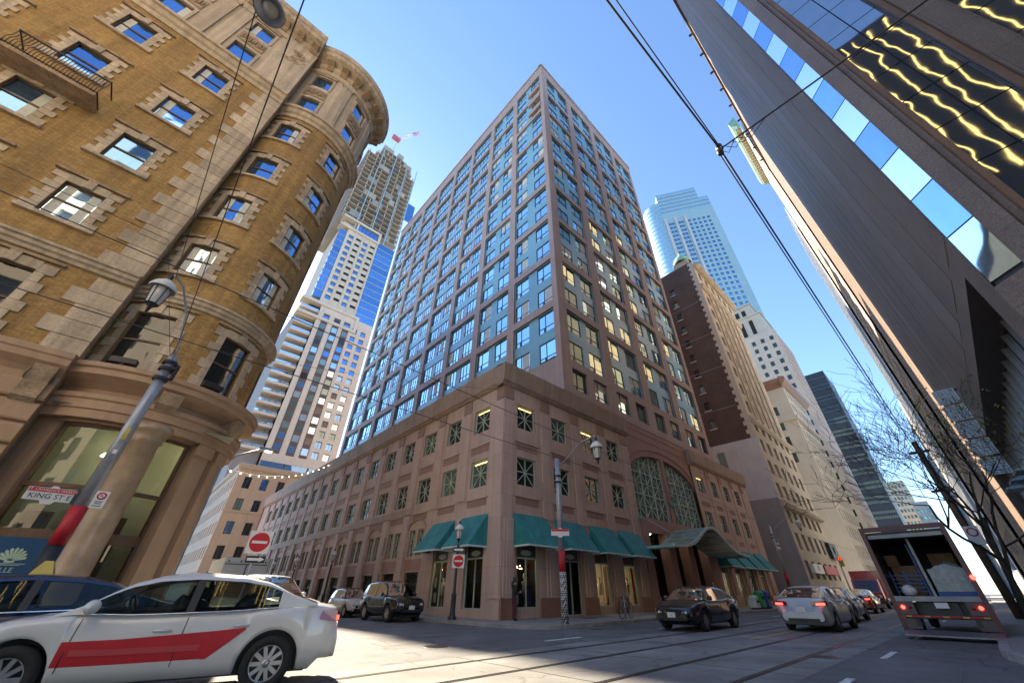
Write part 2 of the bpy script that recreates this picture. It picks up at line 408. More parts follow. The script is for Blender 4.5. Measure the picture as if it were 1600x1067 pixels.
def slab(name, pts, h=.13, kw=.22):
    g = MB(); n = len(pts)
    g.poly([(x, y, h) for x, y in pts])
    for i in range(n):
        a = pts[i]; b = pts[(i + 1) % n]; g.quad((*a, 0), (*b, 0), (*b, h), (*a, h))
    return struct(name, g, 'pave')
def kerbline(pts, parent, h=.13):
    for a, b in zip(pts, pts[1:]):
        g = MB(); ax = Vector((a[0], a[1], 0)); bx = Vector((b[0], b[1], 0)); d = (bx - ax); L = d.length; d.normalize(); nn = Vector((d.y, -d.x, 0))
        k = max(1, int(L / 2.4))
        for i in range(k):
            p = ax + d * (L * i / k + .01); q = ax + d * (L * (i + 1) / k - .01)
            if i < 14:
                g2 = MB(); i0 = len(g2.v)
                for (pt) in (p, q):
                    for (o, z) in ((-.02, 0), (.17, 0), (.16, h + .006), (-.02, h + .006)): g2.vert(pt - nn * o + Vector((0, 0, z)))
                for j in range(4): g2.face((j, (j + 1) % 4, 4 + (j + 1) % 4, 4 + j))
                g2.face((3, 2, 1, 0)); g2.face((4, 5, 6, 7)); obj('kerb_stone', g2, 'kerb', parent)
def arc(cx, cy, r, a0, a1, n=8): return [(cx + r * math.cos(R(a0 + (a1 - a0) * i / n)), cy + r * math.sin(R(a0 + (a1 - a0) * i / n))) for i in range(n + 1)]
# pavement round the main building (corner at 12.6, 13.6)
c1 = arc(14.55, 14.4, 1.8, 180, 270)
p1 = slab('pavement_main', [(12.75, 95)] + c1 + [(300, 12.6), (300, 30), (60, 30), (60, 95)])
kerbline([(14.55, 12.6), (48, 12.6)], p1); kerbline(c1, p1); kerbline([(12.75, 48), (12.75, 14.4)], p1)
c2 = arc(1.3, 14.6, 2.0, 270, 360)
p2_ = slab('pavement_hotel', [(-90, 12.6)] + c2 + [(3.3, 95), (-90, 95)])
kerbline(c2, p2_); kerbline([(-14, 12.6), (1.3, 12.6)], p2_); kerbline([(3.3, 14.6), (3.3, 48)], p2_)
c3 = arc(15.6, -3.4, 3.6, 180, 90)
p3_ = slab('pavement_near', [(12.0, -60)] + c3 + [(300, .2), (300, -60)])
kerbline(c3, p3_); kerbline([(15.6, .2), (48, .2)], p3_)
c4 = arc(-8, -5, 4.0, 90, 0)
slab('pavement_behind', [(-90, -1)] + c4 + [(-4, -60), (-90, -60)])
# paving joints near the corner and utility covers
for i in range(24):
    x = 15.2 + i * 1.8; g = MB(); g.box(x, x + .012, 12.8, 16.7, .128, .1325); obj('paving_joint', g, 'rail', p1)
for y in (14.7,):
    g = MB(); g.box(14.6, 58, y, y + .012, .128, .132); obj('paving_joint', g, 'rail', p1)
for i in range(3): g = MB(); g.box(18.6 + i * 5.2, 21.4 + i * 5.2, 14.9, 15.5, .129, .1335); obj('vent_grate', g, 'black', p1)
for (x, y, r) in ((7.2, 11.0, .34), (12.5, 3.2, .32), (15.2, 11.6, .3), (4.0, 5.4, .3)):
    g = MB(); g.lathe([(0, .0095), (r * .92, .0095), (r, .0085), (r, .0)], (x, y, 0), 24)
    for k in range(-3, 4):
        w = math.sqrt(max(0, (r * .8) ** 2 - (k * .08) ** 2)); g.box(x - w, x + w, y + k * .08 - .012, y + k * .08 + .012, .0095, .0125)
    tag(obj('manhole_cover', g, 'rail'), kind='structure')
# dark patch repairs and skid-worn strips in the asphalt
for (x0, x1, y0, y1) in ((9.0, 12.4, .9, 1.7), (17.5, 22, 9.2, 10.3), (6.2, 8.6, 12.0, 12.8)):
    g = MB(); g.box(x0, x1, y0, y1, 0, .0045); struct('asphalt_patch', g, 'asphalt')
# ================================================================ main corner building: podium and tower
def clear_glass(name, tint=(0.8, 0.85, 0.83), ior=1.5):
    m = bpy.data.materials.new(name); m.use_nodes = True; nt = m.node_tree; N = nt.nodes; L = nt.links; N.clear()
    o = N.new('ShaderNodeOutputMaterial'); t = N.new('ShaderNodeBsdfTransparent'); t.inputs[0].default_value = (*tint, 1)
    gl = N.new('ShaderNodeBsdfGlossy'); gl.inputs['Roughness'].default_value = 0.02
    fr = N.new('ShaderNodeFresnel'); fr.inputs['IOR'].default_value = ior
    mx = N.new('ShaderNodeMixShader'); L.new(fr.outputs[0], mx.inputs[0]); L.new(t.outputs[0], mx.inputs[1]); L.new(gl.outputs[0], mx.inputs[2])
    L.new(mx.outputs[0], o.inputs[0]); MATS[name] = m; return m
M['clear'] = clear_glass('clear_glass')
M['tint'] = clear_glass('tinted_glass', (0.45, 0.55, 0.5), 1.7)
M['cargl'] = clear_glass('car_glass', (0.40, 0.46, 0.43), 1.5)

XC, YC = 14.4, 16.8
BLD = thing('corner_tower_building', 'brown stone and teal glass tower rising from a three-storey podium with green awnings', 'building', (XC, YC, 0))
WK = Flat(XC, YC, 1, 0)                 # main street face, u = x - 14.4
WV = Flat(XC, 77.2, 0, -1)              # side street face, u = 77.2 - y
kx = [15.55 + 3.35 * i for i in range(4)]            # window left edges, left group
kx2 = [42.0 + 3.4 * i for i in range(4)]             # right group
vy = [18.3 + 3.3 * i for i in range(17)]
# --- shared podium window
def podwin(mb, w=1.66, h=1.66, b=.045):
    mb.wbox(lw, 0, w, 0, b, 0, .07); mb.wbox(lw, 0, w, h - b, h, 0, .07); mb.wbox(lw, 0, b, b, h - b, 0, .07); mb.wbox(lw, w - b, w, b, h - b, 0, .07)
    mb.wbox(lw, w / 2 - .025, w / 2 + .025, b, h - b, .004, .06); mb.wbox(lw, b, w / 2 - .025, h / 2 - .025, h / 2 + .025, .006, .055); mb.wbox(lw, w / 2 + .025, w - b, h / 2 - .025, h / 2 + .025, .006, .055)
    for s in (1, -1):
        a = (b, -.028, b if s > 0 else h - b); c = (w - b, -.028, h - b if s > 0 else b)
        mb.bar(a, c, .04, .045)
    mb.lathe([(0, .075), (.07, .07), (.08, .05), (.08, .02)], (w / 2, 0, h / 2), 12, axis='y')
    for v in mb.v[-48:]: pass
pw_me = wmesh('window', podwin, 'muntin')
pp_me = wmesh('pane', lambda mb: mb.pane(lw, 0, 1.66, 0, 1.66, -.01), 'glassd')
pk_me = wmesh('pane', lambda mb: mb.pane(lw, 0, 1.66, 0, 1.66, -.01), 'glassk')
pw2_me = wmesh('window', lambda mb: podwin(mb, .78, 1.62, .04), 'muntin')
pp2_me = wmesh('pane', lambda mb: mb.pane(lw, 0, .78, 0, 1.62, -.01), 'glassk')
def add_podwin(W, u, v, lit=False, small=False, k=False):
    o = inst('window', pw2_me if small else pw_me, W, u, v, -.2, BLD)
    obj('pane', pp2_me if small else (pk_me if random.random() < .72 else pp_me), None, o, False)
    if lit:
        g = MB(); g.wbox(lw, .12, 1.5, 1.46, 1.52, .0, .012); obj('ceiling_light', g, 'gold', o, False)
# --- main street wall, left and right groups
shopL = [(15.6, 17.25, .55), (19.35, 21.05, .14), (22.5, 24.15, .5), (25.75, 27.4, .5)]
shopR = [(42.3, 43.9, .5), (45.7, 47.3, .14), (49.1, 50.7, .5), (52.5, 54.1, .5)]
def kwall(x0, x1, wins, shops):
    holes = []
    for x in wins:
        for z in (10.15, 6.6): holes.append((x - XC, x + 1.66 - XC, z, z + 1.66))
    for a, b, z in shops: holes.append((a - XC, b - XC, z, 4.6))
    g = MB(); g.wall(WK, x0 - XC, x1 - XC, .13, 12.9, holes, .24, 0)
    obj('podium_wall', g, 'pod', BLD)
    for x in wins:
        for (z0, z1) in ((8.72, 9.2), (5.5, 5.9)):           # flat panels, dark colour standing in for recess shade, under raised ledges
            g = MB(); g.wbox(WK, x - .1 - XC, x + 1.8 - XC, z0, z1, .004, .018); obj('dark_panel', g, 'pod2', BLD)
            g = MB(); g.wbox(WK, x - .2 - XC, x + 1.9 - XC, z1, z1 + .09, .0, .07); obj('panel_ledge', g, 'pod', BLD)
kwall(14.4, 28.9, kx, shopL); kwall(41.1, 57.2, kx2, shopR)
random.seed(11)
for i, x in enumerate(kx): add_podwin(WK, x - XC, 10.15, lit=i in (0, 2)); add_podwin(WK, x - XC, 6.6)
for i, x in enumerate(kx2): add_podwin(WK, x - XC, 10.15, lit=i == 0); add_podwin(WK, x - XC, 6.6)
for i in (14.4 + 3.35 * k for k in range(1, 5)):
    pass
def pil(W, u0, u1, z0, z1, n=.07): g = MB(); g.wbox(W, u0, u1, z0, z1, .0, n); obj('pilaster', g, 'pod', BLD)
def accent(W, u0, u1, z0=11.93, z1=12.78, n=.085): g = MB(); g.wbox(W, u0, u1, z0, z1, .003, n); obj('accent_block', g, 'pod2', BLD)
pc = [18.17, 21.5, 24.85, 28.2] + [45.0, 48.4, 51.8, 55.2]
for c in pc: pil(WK, c - .42 - XC, c + .42 - XC, 4.9, 11.9); accent(WK, c - .48 - XC, c + .48 - XC)
pil(WK, 0, .75, .98, 11.9, .06); accent(WK, .0, .75)
# fluted ground floor piers with red plinths between the shop fronts
edges = [(14.4, 15.55), (17.3, 19.3), (21.1, 22.45), (24.2, 25.7), (27.45, 28.9), (41.1, 42.25), (43.95, 45.65), (47.35, 49.05), (50.75, 52.45), (54.15, 57.2)]
for a, b in edges:
    g = MB(); g.wbox(WK, a - XC + .03, b - XC - .03, .13, 1.0, .0, .14); obj('plinth', g, 'plinth', BLD)
    m = (a + b) / 2; w = min(.42, (b - a) / 2 - .12)
    g = MB(); g.wbox(WK, m - w - XC, m + w - XC, 1.0, 4.7, .001, .1); g.wbox(WK, m - w * .55 - XC, m + w * .55 - XC, 1.0, 4.7, .1, .15); obj('pier', g, 'pod', BLD)
# --- cornices
cor = [(0, 12.86), (.10, 12.86), (.10, 12.95), (.17, 12.99), (.17, 13.09), (.24, 13.13), (.34, 14.32), (.34, 14.42), (-.5, 14.42), (-.5, 12.86)]
g = MB(); g.wprof(WK, -.34, 14.5, cor); obj('cornice', g, 'podc', BLD)
g = MB(); g.wprof(WK, 26.7, 42.85, cor); obj('cornice', g, 'podc', BLD)
g = MB(); g.wprof(WV, -.2, 60.4, cor); obj('cornice', g, 'podc', BLD)
g = MB(); g.quad((14.9, 17.3, 14.3), (57, 17.3, 14.3), (57, 77, 14.3), (14.9, 77, 14.3)); g.wall(Flat(57.2, 16.8, 0, 1), 0, 60, .13, 14.4); g.wall(Flat(57.2, 77.2, -1, 0), 0, 43, .13, 14.4); obj('podium_roof', g, 'podc', BLD)
# --- arched centre bay over the entrance
def az_(x): q = 1 - ((x - 35) / 6.15) ** 2; return 9.75 + 2.3 * math.sqrt(max(0, q))
g = MB(); nS = 44; cn = -.12
for i in range(nS):
    a = 28.9 + 12.2 * i / nS; b = 28.9 + 12.2 * (i + 1) / nS; m = (a + b) / 2
    if abs(m - 35) < .40 or m < 29.0 or m > 41.0:
        g.quad(WK.p(a - XC, 5.3, cn), WK.p(b - XC, 5.3, cn), WK.p(b - XC, 14.6, cn), WK.p(a - XC, 14.6, cn))
    else:
        g.quad(WK.p(a - XC, 5.3, cn), WK.p(b - XC, 5.3, cn), WK.p(b - XC, 6.4, cn), WK.p(a - XC, 6.4, cn))
        g.quad(WK.p(a - XC, 6.4, cn), WK.p(b - XC, 6.4, cn), WK.p(b - XC, 6.4, cn - .4), WK.p(a - XC, 6.4, cn - .4))
        g.quad(WK.p(a - XC, az_(a), cn), WK.p(b - XC, az_(b), cn), WK.p(b - XC, 14.6, cn), WK.p(a - XC, 14.6, cn))
        g.quad(WK.p(b - XC, az_(b), cn), WK.p(a - XC, az_(a), cn), WK.p(a - XC, az_(a), cn - .4), WK.p(b - XC, az_(b), cn - .4))
for x, s in ((34.6, 1), (35.4, -1)): g.quad(WK.p(x - XC, 6.4, cn), WK.p(x - XC, 12.05, cn), WK.p(x - XC, 12.05, cn - .4), WK.p(x - XC, 6.4, cn - .4))
M['podr'] = mat('mauve_brown_precast', (0.36, 0.215, 0.19), 0.72, var=0.09, scale=0.5, speck=0.1, sscale=30, streak=0.1)
obj('entrance_bay_wall', g, 'podr', BLD)
for z in (13.25, 14.0, 14.55): g = MB(); g.wbox(WK, 14.52, 26.68, z, z + .05, cn, cn + .03); obj('string_course', g, 'podr', BLD)
g = MB(); pts = [WK.p(x - XC, az_(x) + .62, cn + .02) for x in [29.0 + .25 * i for i in range(49)]]
for a, b in zip(pts, pts[1:]): g.bar(a, b, .1, .1)
obj('arch_moulding', g, 'podr', BLD)
for (xa, xb) in ((29.0, 34.6), (35.4, 41.0)):
    aw = MB(); gl = MB()
    gl.poly([WK.p(x - XC, z, cn - .33) for x, z in [(xa, 6.4), (xb, 6.4)] + [(xb - (xb - xa) * i / 12, az_(xb - (xb - xa) * i / 12)) for i in range(13)]])
    def lbar(x0, z0, x1, z1, w=.075):
        n = 14; ps = [(x0 + (x1 - x0) * i / n, z0 + (z1 - z0) * i / n) for i in range(n + 1)]
        st = None
        for i in range(n + 1):
            ok = xa - .01 <= ps[i][0] <= xb + .01 and 6.38 <= ps[i][1] <= az_(ps[i][0]) - .02
            if ok and st is None: st = ps[i]
            if (not ok or i == n) and st is not None:
                e = ps[i] if ok else ps[i - 1]
                if abs(e[0] - st[0]) + abs(e[1] - st[1]) > .05: aw.bar(WK.p(st[0] - XC, st[1], cn - .26 + random.uniform(0, .01)), WK.p(e[0] - XC, e[1], cn - .26), w, w)
                st = None
    cw = (xb - xa) / 3
    for i in range(7): x = xa + cw * i / 2; lbar(x, 6.4, x, 12.2, .09 if i % 2 == 0 else .05)
    for j in range(7): z = 6.42 + .93 * j; lbar(xa, z, xb, z, .09 if j % 2 == 0 else .05)
    for i in range(3):
        for j in range(3):
            x0 = xa + cw * i; z0 = 6.42 + 1.86 * j
            lbar(x0, z0, x0 + cw, z0 + 1.86, .05); lbar(x0, z0 + 1.86, x0 + cw, z0, .05)
    w_ = obj('arched_window', aw, 'muntin', BLD); obj('pane', gl, 'glassd', w_, False)
# entrance recess, columns, doors
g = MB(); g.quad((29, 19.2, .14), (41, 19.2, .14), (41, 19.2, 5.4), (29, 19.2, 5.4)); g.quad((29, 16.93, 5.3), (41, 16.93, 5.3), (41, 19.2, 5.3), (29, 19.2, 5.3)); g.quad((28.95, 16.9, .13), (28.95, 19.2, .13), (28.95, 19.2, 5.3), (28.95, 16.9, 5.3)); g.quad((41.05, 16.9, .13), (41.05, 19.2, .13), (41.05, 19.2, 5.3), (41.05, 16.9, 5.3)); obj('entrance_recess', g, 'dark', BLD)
for x in (29.45, 33.3, 36.7, 40.55):
    g = MB(); g.box(x - .5, x + .5, 16.75, 17.6, .13, 5.3); g.box(x - .56, x + .56, 16.69, 17.66, .13, 1.0); obj('entrance_pier', g, 'podr', BLD)
for (a, b) in ((30.0, 32.7), (33.9, 36.1), (37.3, 40.0)):
    g = MB(); g.box(a, b, 18.0, 18.08, 2.55, 2.72)
    for k in range(4): x = a + (b - a) * k / 3; g.box(x - .04, x + .04, 18.0, 18.08, .14, 5.25)
    d = obj('entrance_glazing', g, 'frame', BLD); g = MB(); g.quad((a, 18.04, .14), (b, 18.04, .14), (b, 18.04, 5.25), (a, 18.04, 5.25)); obj('pane', g, 'clear', d, False)
for x in (31.2, 35, 38.6):
    g = MB(); g.lathe([(0, .0), (.16, .0), (.16, .03), (0, .04)], (x, 17.5, 5.24), 12); obj('recess_lamp', g, 'bulb', BLD)
# --- shop fronts behind the street openings
random.seed(5)
def shop(W, u0, u1, sill, kind):
    g = MB(); w = .06
    g.wbox(W, u0, u0 + w, sill, 4.6, -.24, -.14); g.wbox(W, u1 - w, u1, sill, 4.6, -.24, -.14); g.wbox(W, u0 + w, u1 - w, sill, sill + w, -.24, -.14)
    g.wbox(W, u0 + w, u1 - w, 2.78, 2.86, -.24, -.14); g.wbox(W, (u0 + u1) / 2 - .03, (u0 + u1) / 2 + .03, sill + w, 2.78, -.235, -.15)
    f = obj('shop_front', g, 'muntin', BLD)
    g = MB(); g.pane(W, u0 + w, u1 - w, sill + w, 2.78, -.2); obj('pane', g, 'clear', f, False)
    g = MB(); g.wbox(W, u0 + w, u1 - w, 2.86, 4.6, -.22, -.17); obj('sign_panel', g, 'bronze' if kind != 'dark' else 'black', f, False)
    g = MB(); c = W.p((u0 + u1) / 2, 3.05, -.16)
    pts = []
    for k in range(20): q = 2 * math.pi * k / 20; pts.append(W.p((u0 + u1) / 2 + .42 * math.cos(q), 3.07 + .14 * math.sin(q), -.16))
    g.poly(pts); obj('oval_sign', g, 'wood' if kind == 'warm' else 'muntin', f, False)
    back = MB(); d = -1.5
    back.quad(W.p(u0 - .3, .14, d), W.p(u1 + .3, .14, d), W.p(u1 + .3, 2.9, d), W.p(u0 - .3, 2.9, d))
    obj('shop_back_wall', back, {'warm': 'shoplit', 'dark': 'dark', 'shop': 'dark', 'door': 'wood'}[kind], f, False)  # warm shops: emissive wall stands in for a lit interior
    side = MB()
    for u in (u0 - .3, u1 + .3): side.quad(W.p(u, .14, -.26), W.p(u, .14, d), W.p(u, 2.9, d), W.p(u, 2.9, -.26))
    side.quad(W.p(u0 - .3, 2.9, -.26), W.p(u1 + .3, 2.9, -.26), W.p(u1 + .3, 2.9, d), W.p(u0 - .3, 2.9, d)); side.quad(W.p(u0 - .3, .3, -.26), W.p(u1 + .3, .3, -.26), W.p(u1 + .3, .3, d), W.p(u0 - .3, .3, d))
    obj('shop_interior', side, 'bronze', f, False)
    if kind == 'shop':
        for k in range(2):
            g = MB(); cu = u0 + (u1 - u0) * (.28 + .44 * k)
            for q in range(9): a = random.uniform(0, 6.28); p = W.p(cu + .22 * math.cos(a), 2.45 + random.uniform(-.12, .12), -.75 + .22 * math.sin(a)); g.lathe([(0, -.03), (.03, 0), (0, .03)], p, 6)
            obj('chandelier', g, 'bulb', f, False)
        for (a, z, wd, h, mm) in ((.55, 1.95, .32, .3, 'glassb'), (.52, 2.3, .36, .26, 'redp'), (.62, .7, .42, .85, 'glassw'), (.05, 1.5, .2, .5, 'white'), (.08, .75, .26, .5, 'white')):
            g = MB(); g.wbox(W, u0 + (u1 - u0) * a, u0 + (u1 - u0) * a + wd, z, z + h, -.30, -.285); obj('display_poster', g, mm, f, False)
    if kind in ('shop', 'warm'):
        for k in range(2):
            cu = u0 + (u1 - u0) * (.25 + .48 * k); p = W.p(cu, .32, -.7); g = MB()
            g.lathe([(.0, 0), (.13, .0), (.13, .02), (.02, .04), (.02, .75), (.10, .8), (.15, .95), (.12, 1.12), (.17, 1.35), (.15, 1.42), (.05, 1.46), (.045, 1.53), (.09, 1.6), (.10, 1.7), (.05, 1.78), (0, 1.8)], p, 12)
            obj('mannequin', g, 'white' if kind == 'shop' else 'bronze', f, False)
    if kind == 'warm':
        g = MB(); g.wbox(W, u1 - .42, u1 - .1, .6, 2.7, -.32, -.3); obj('red_banner', g, 'redp', f, False)
        g = MB(); g.lathe([(0, 0), (.12, .02), (.14, .2), (.02, .26)], W.p((u0 + u1) / 2, 1.75, -.9), 12); obj('shop_lamp', g, 'bulb', f, False)
for (a, b, z), k in zip(shopL, ('shop', 'door', 'warm', 'warm')): shop(WK, a - XC, b - XC, z, k)
for (a, b, z), k in zip(shopR, ('warm', 'warm', 'dark', 'warm')): shop(WK, a - XC, b - XC, z, k)
# --- side street wall
vshop = [(18.25, 19.95, .5), (21.65, 23.35, .5)]
holes = []
U = lambda y: 77.2 - y
for y in vy:
    for z in (10.15, 6.62): holes.append((U(y + 1.66), U(y), z, z + 1.66))
for a, b, z in vshop: holes.append((U(b), U(a), z, 4.6))
gb = [24.7 + 3.3 * i for i in range(16)]
for y in gb:
    for o in (.15, 1.25): holes.append((U(y + o + .78), U(y + o), 3.28, 4.9))
    holes.append((U(y + 2.0), U(y + .2), .14, 2.35))
g = MB(); g.wall(WV, 0, 60.4, .13, 12.9, holes, .24); obj('podium_wall', g, 'pod', BLD)
for i, y in enumerate(vy):
    add_podwin(WV, U(y + 1.66), 10.15, lit=i == 0); add_podwin(WV, U(y + 1.66), 6.62, lit=i == 0)
    for (z0, z1) in ((8.72, 9.2), (5.5, 5.9)):
        g = MB(); g.wbox(WV, U(y + 1.8), U(y - .1), z0, z1, .004, .018); obj('dark_panel', g, 'pod2', BLD)
        g = MB(); g.wbox(WV, U(y + 1.9), U(y - .2), z1, z1 + .09, 0, .07); obj('panel_ledge', g, 'pod', BLD)
    c = y + 2.48
    if c < 76: pil(WV, U(c + .42), U(c - .42), 6.0, 11.9); accent(WV, U(c + .46), U(c - .46))
pil(WV, 60.4 - .75, 60.4 - .002, .98, 11.9, .06); accent(WV, 60.4 - .75, 60.4 - .002)
g = MB(); g.wbox(WV, 0, U(27.2), 5.98, 6.45, .0, .1); obj('belt_course', g, 'podc', BLD)
for (a, b, z), k in zip(vshop, ('dark', 'shop')): shop(WV, U(b), U(a), z, k)
for i, y in enumerate(gb):
    for o in (.15, 1.25):
        w_ = inst('window', pw2_me, WV, U(y + o + .78), 3.28, -.2, BLD); obj('pane', pp2_me, None, w_, False)
    g = MB(); g.pane(WV, U(y + 2.0), U(y + .2), .14, 2.35, -.22); obj('ground_opening', g, 'dark', BLD)
    g = MB(); g.wbox(WV, U(y + 2.2), U(y), 2.45, 3.1, .003, .02); obj('dark_panel', g, 'podr', BLD)
    g = MB(); g.wbox(WV, U(y + 3.05), U(y + 2.3), .13, 5.9, .0, .18); g.wbox(WV, U(y + 3.05), U(y + 2.3), .13, 1.0, .18, .3); obj('pier', g, 'pod', BLD)
    if i % 2 == 0:
        g = MB(); ps = [WV.p(U(y + 1.1) + 1.15 * math.cos(q), 4.92 + .62 * math.sin(q), .03) for q in [math.pi * k / 14 for k in range(15)]]
        for a, b in zip(ps, ps[1:]): g.bar(a, b, .09, .09)
        obj('arch_moulding', g, 'pod', BLD)
        g = MB(); ps = [WV.p(U(y + 1.1) + .9 * math.cos(q), 1.65 + .68 * math.sin(q), -.18) for q in [math.pi * k / 12 for k in range(13)]]
        for a, b in zip(ps, ps[1:]): g.bar(a, b, .06, .06)
        for q in range(1, 12, 2): g.bar(WV.p(U(y + 1.1), 1.65, -.18), ps[q], .035, .035)
        g.bar(WV.p(U(y + 2.0), 1.65, -.18), WV.p(U(y + .2), 1.65, -.18), .06, .06); obj('fanlight', g, 'black', BLD)
# --- awnings
def awning(W, u0, u1, z1=5.0, z0=3.34, d=1.3):
    g = MB(); A = W.p(u0, z1, .02); B = W.p(u1, z1, .02); Cc = W.p(u1, z0, d); D = W.p(u0, z0, d); E = W.p(u0, z0, .02); F = W.p(u1, z0, .02)
    n = 6
    for i in range(n):
        for j in range(6):
            def q(a, b):
                u = u0 + (u1 - u0) * a / n; t = b / 6; sag = .02 * math.sin(math.pi * t) * math.sin(math.pi * (a % 3) / 3)
                return W.p(u, z1 + (z0 - z1) * t - sag, .02 + (d - .02) * t)
            g.quad(q(i, j), q(i, j + 1), q(i + 1, j + 1), q(i + 1, j))
    g.poly([A, E, D]); g.poly([B, Cc, F])
    a = obj('awning', g, 'awn', BLD)
    b = MB(); b.bar(W.p(u0, z0 - .03, d), W.p(u1, z0 - .03, d), .03, .09); b.bar(W.p(u0, z0 - .03, d), W.p(u0, z0 - .03, .03), .03, .09); b.bar(W.p(u1, z0 - .03, d), W.p(u1, z0 - .03, .03), .03, .09)
    obj('binding', b, 'awnt', a, False)
    for u in (u0 + .04, u1 - .04): b = MB(); b.bar(W.p(u, z0 + .06, .03), W.p(u, z0 + .06, d - .04), .03, .03); obj('awning_arm', b, 'black', a, False)
for x in (15.26, 18.7, 22.15, 25.5): awning(WK, x - XC, x + 2.65 - XC)
for x in (42.0, 45.5, 48.9, 52.3): awning(WK, x - XC, x + 2.7 - XC)
for y in (17.95, 21.2): awning(WV, U(y + 2.5), U(y))
# --- glazed entrance canopy with a bell-shaped front
cz = lambda x: 4.0 + 1.75 * math.exp(-((x - 35.2) / 3.1) ** 2)
xs = [28.0 + 14.4 * i / 48 for i in range(49)]
can = obj('entrance_canopy', (lambda g: (g.wprof(Flat(0, 0, 1, 0), 28.0, 28.08, [(-16.8, 3.9), (-13.9, 3.9), (-13.9, 4.0), (-16.8, 4.0)]), g)[1])(MB()), 'canfr', BLD)
for k in range(16):
    g = MB()
    for i in range(3):
        a = xs[3 * k + i]; b = xs[3 * k + i + 1]
        for dz in (0, .04): g.quad((a, 16.75, cz(a) + dz), (a, 14.0, cz(a) + dz), (b, 14.0, cz(b) + dz), (b, 16.75, cz(b) + dz))
    obj('glazing_panel', g, 'cangl', can, False)
for k in range(17):
    x = xs[3 * k]; g = MB(); g.bar((x, 16.78, cz(x)), (x, 13.95, cz(x)), .09, .16); obj('canopy_rib', g, 'canfr', can, False)
for y, hh in ((13.92, .2), (15.3, .12), (16.7, .12)):
    g = MB()
    for a, b in zip(xs, xs[1:]): g.bar((a, y, cz(a) + .02), (b, y, cz(b) + .02), .1, hh)
    obj('canopy_edge', g, 'awnt' if y < 14 else 'canfr', can, False)
for (bx, bz, tx) in ((28.75, 6.3, 30.8), (35.0, 8.0, 35.2), (41.2, 6.3, 39.5)):
    g = MB(); g.lathe([(0, .22), (.2, .16), (.26, 0), (.26, -.1)], (bx, 16.7, bz), 8, axis='y'); o = obj('rod_bracket', g, 'copper', can, False)
    g = MB(); g.tube([(bx, 16.55, bz), (tx, 14.05, cz(tx) + .1)], .025, 6); obj('tie_rod', g, 'steel', can, False)

# ================================================================ tower
TX, TY = 20.9, 17.0
WTK = Flat(TX, TY, 1, 0); WTV = Flat(TX, 68.4, 0, -1)
TU = lambda y: 68.4 - y
Z0, MOD, NM = 18.28, 6.64, 9
TOP = 80.2
def win2(mb, w, h):
    b = .055
    mb.wbox(lw, 0, w, 0, b, 0, .06); mb.wbox(lw, 0, w, h - b, h, 0, .06); mb.wbox(lw, 0, b, b, h - b, 0, .06); mb.wbox(lw, w - b, w, b, h - b, 0, .06)
    mb.wbox(lw, .40 * w, .40 * w + .05, b, h - b, .004, .055); mb.wbox(lw, b, .4 * w, .27 * h, .27 * h + .045, .006, .05); mb.wbox(lw, .4 * w + .05, w - b, .27 * h, .27 * h + .045, .006, .05)
    mb.wbox(lw, .4 * w - .2, .4 * w, b, .25 * h, .0, .045)
def win5(mb, w, h):
    b = .055
    mb.wbox(lw, 0, w, 0, b, 0, .06); mb.wbox(lw, 0, w, h - b, h, 0, .06); mb.wbox(lw, 0, b, b, h - b, 0, .06); mb.wbox(lw, w - b, w, b, h - b, 0, .06)
    cs = [.20, .30, .42, .60, .70, .82]
    for c in cs: mb.wbox(lw, c * w - .025, c * w + .025, b, h - b, .004, .055)
    for a, c in ((0, .2), (.2, .3), (.6, .7), (.7, .82), (.82, 1)): mb.wbox(lw, a * w + .05, c * w - .05, .25 * h, .25 * h + .045, .006, .05)
    mb.wbox(lw, .58 * w, .60 * w, b, .28 * h, .0, .09)
    mb.wbox(lw, .43 * w, .585 * w, b, h - b, .0, .03, 1)
WH = 2.2
w2 = wmesh('window', lambda m: win2(m, 2.08, WH), 'frame'); g2_ = wmesh('pane', lambda m: m.pane(lw, 0, 2.08, 0, WH, .01), 'glass')
g2c = wmesh('pane', lambda m: (m.pane(lw, 0, 2.08, 0, WH, .01), m.wbox(lw, 1.0, 1.9, .1, WH - .1, .012, .016, 1)), ['glass', 'curtain'])
g2d = wmesh('pane', lambda m: m.pane(lw, 0, 2.08, 0, WH, .01), 'glassd')
g2l = wmesh('pane', lambda m: (m.pane(lw, 0, 2.08, 0, WH, .01), m.wbox(lw, .12, .75, .7, WH - .1, .012, .014, 1), m.wbox(lw, .9, 1.96, .12, WH * .8, .012, .014, 1)), ['glassd', 'litwarm'])  # emissive patches paint in gold reflections of sunlit buildings, besides lit rooms
g2e = wmesh('pane', lambda m: (m.pane(lw, 0, 2.08, 0, WH, .01), m.wbox(lw, .06, .8, WH * .45, WH - .06, .012, .016, 1), m.wbox(lw, .9, 2.02, WH * .62, WH - .06, .012, .016, 1)), ['glass', 'curtain'])
g5v = [wmesh('pane', lambda m, a=a, b=b, h=h: (m.pane(lw, 0, 5.25, 0, WH, .01), m.wbox(lw, a, b, WH * h, WH - .06, .012, .016, 1)), ['glass', 'curtain']) for a, b, h in ((.06, .95, .3), (3.7, 4.25, .1), (1.1, 1.5, .1), (4.35, 5.15, .5))]
M['lav'] = mat('lavender_panel', (0.36, 0.42, 0.58), 0.4, var=0.05)
w5 = wmesh('window', lambda m: win5(m, 5.25, WH), ['frame', 'lav']); g5 = wmesh('pane', lambda m: m.pane(lw, 0, 5.25, 0, WH, .01), 'glass')
kb = [(1.2, 6.5), (7.85, 13.45), (14.9, 20.5), (21.95, 27.5)]
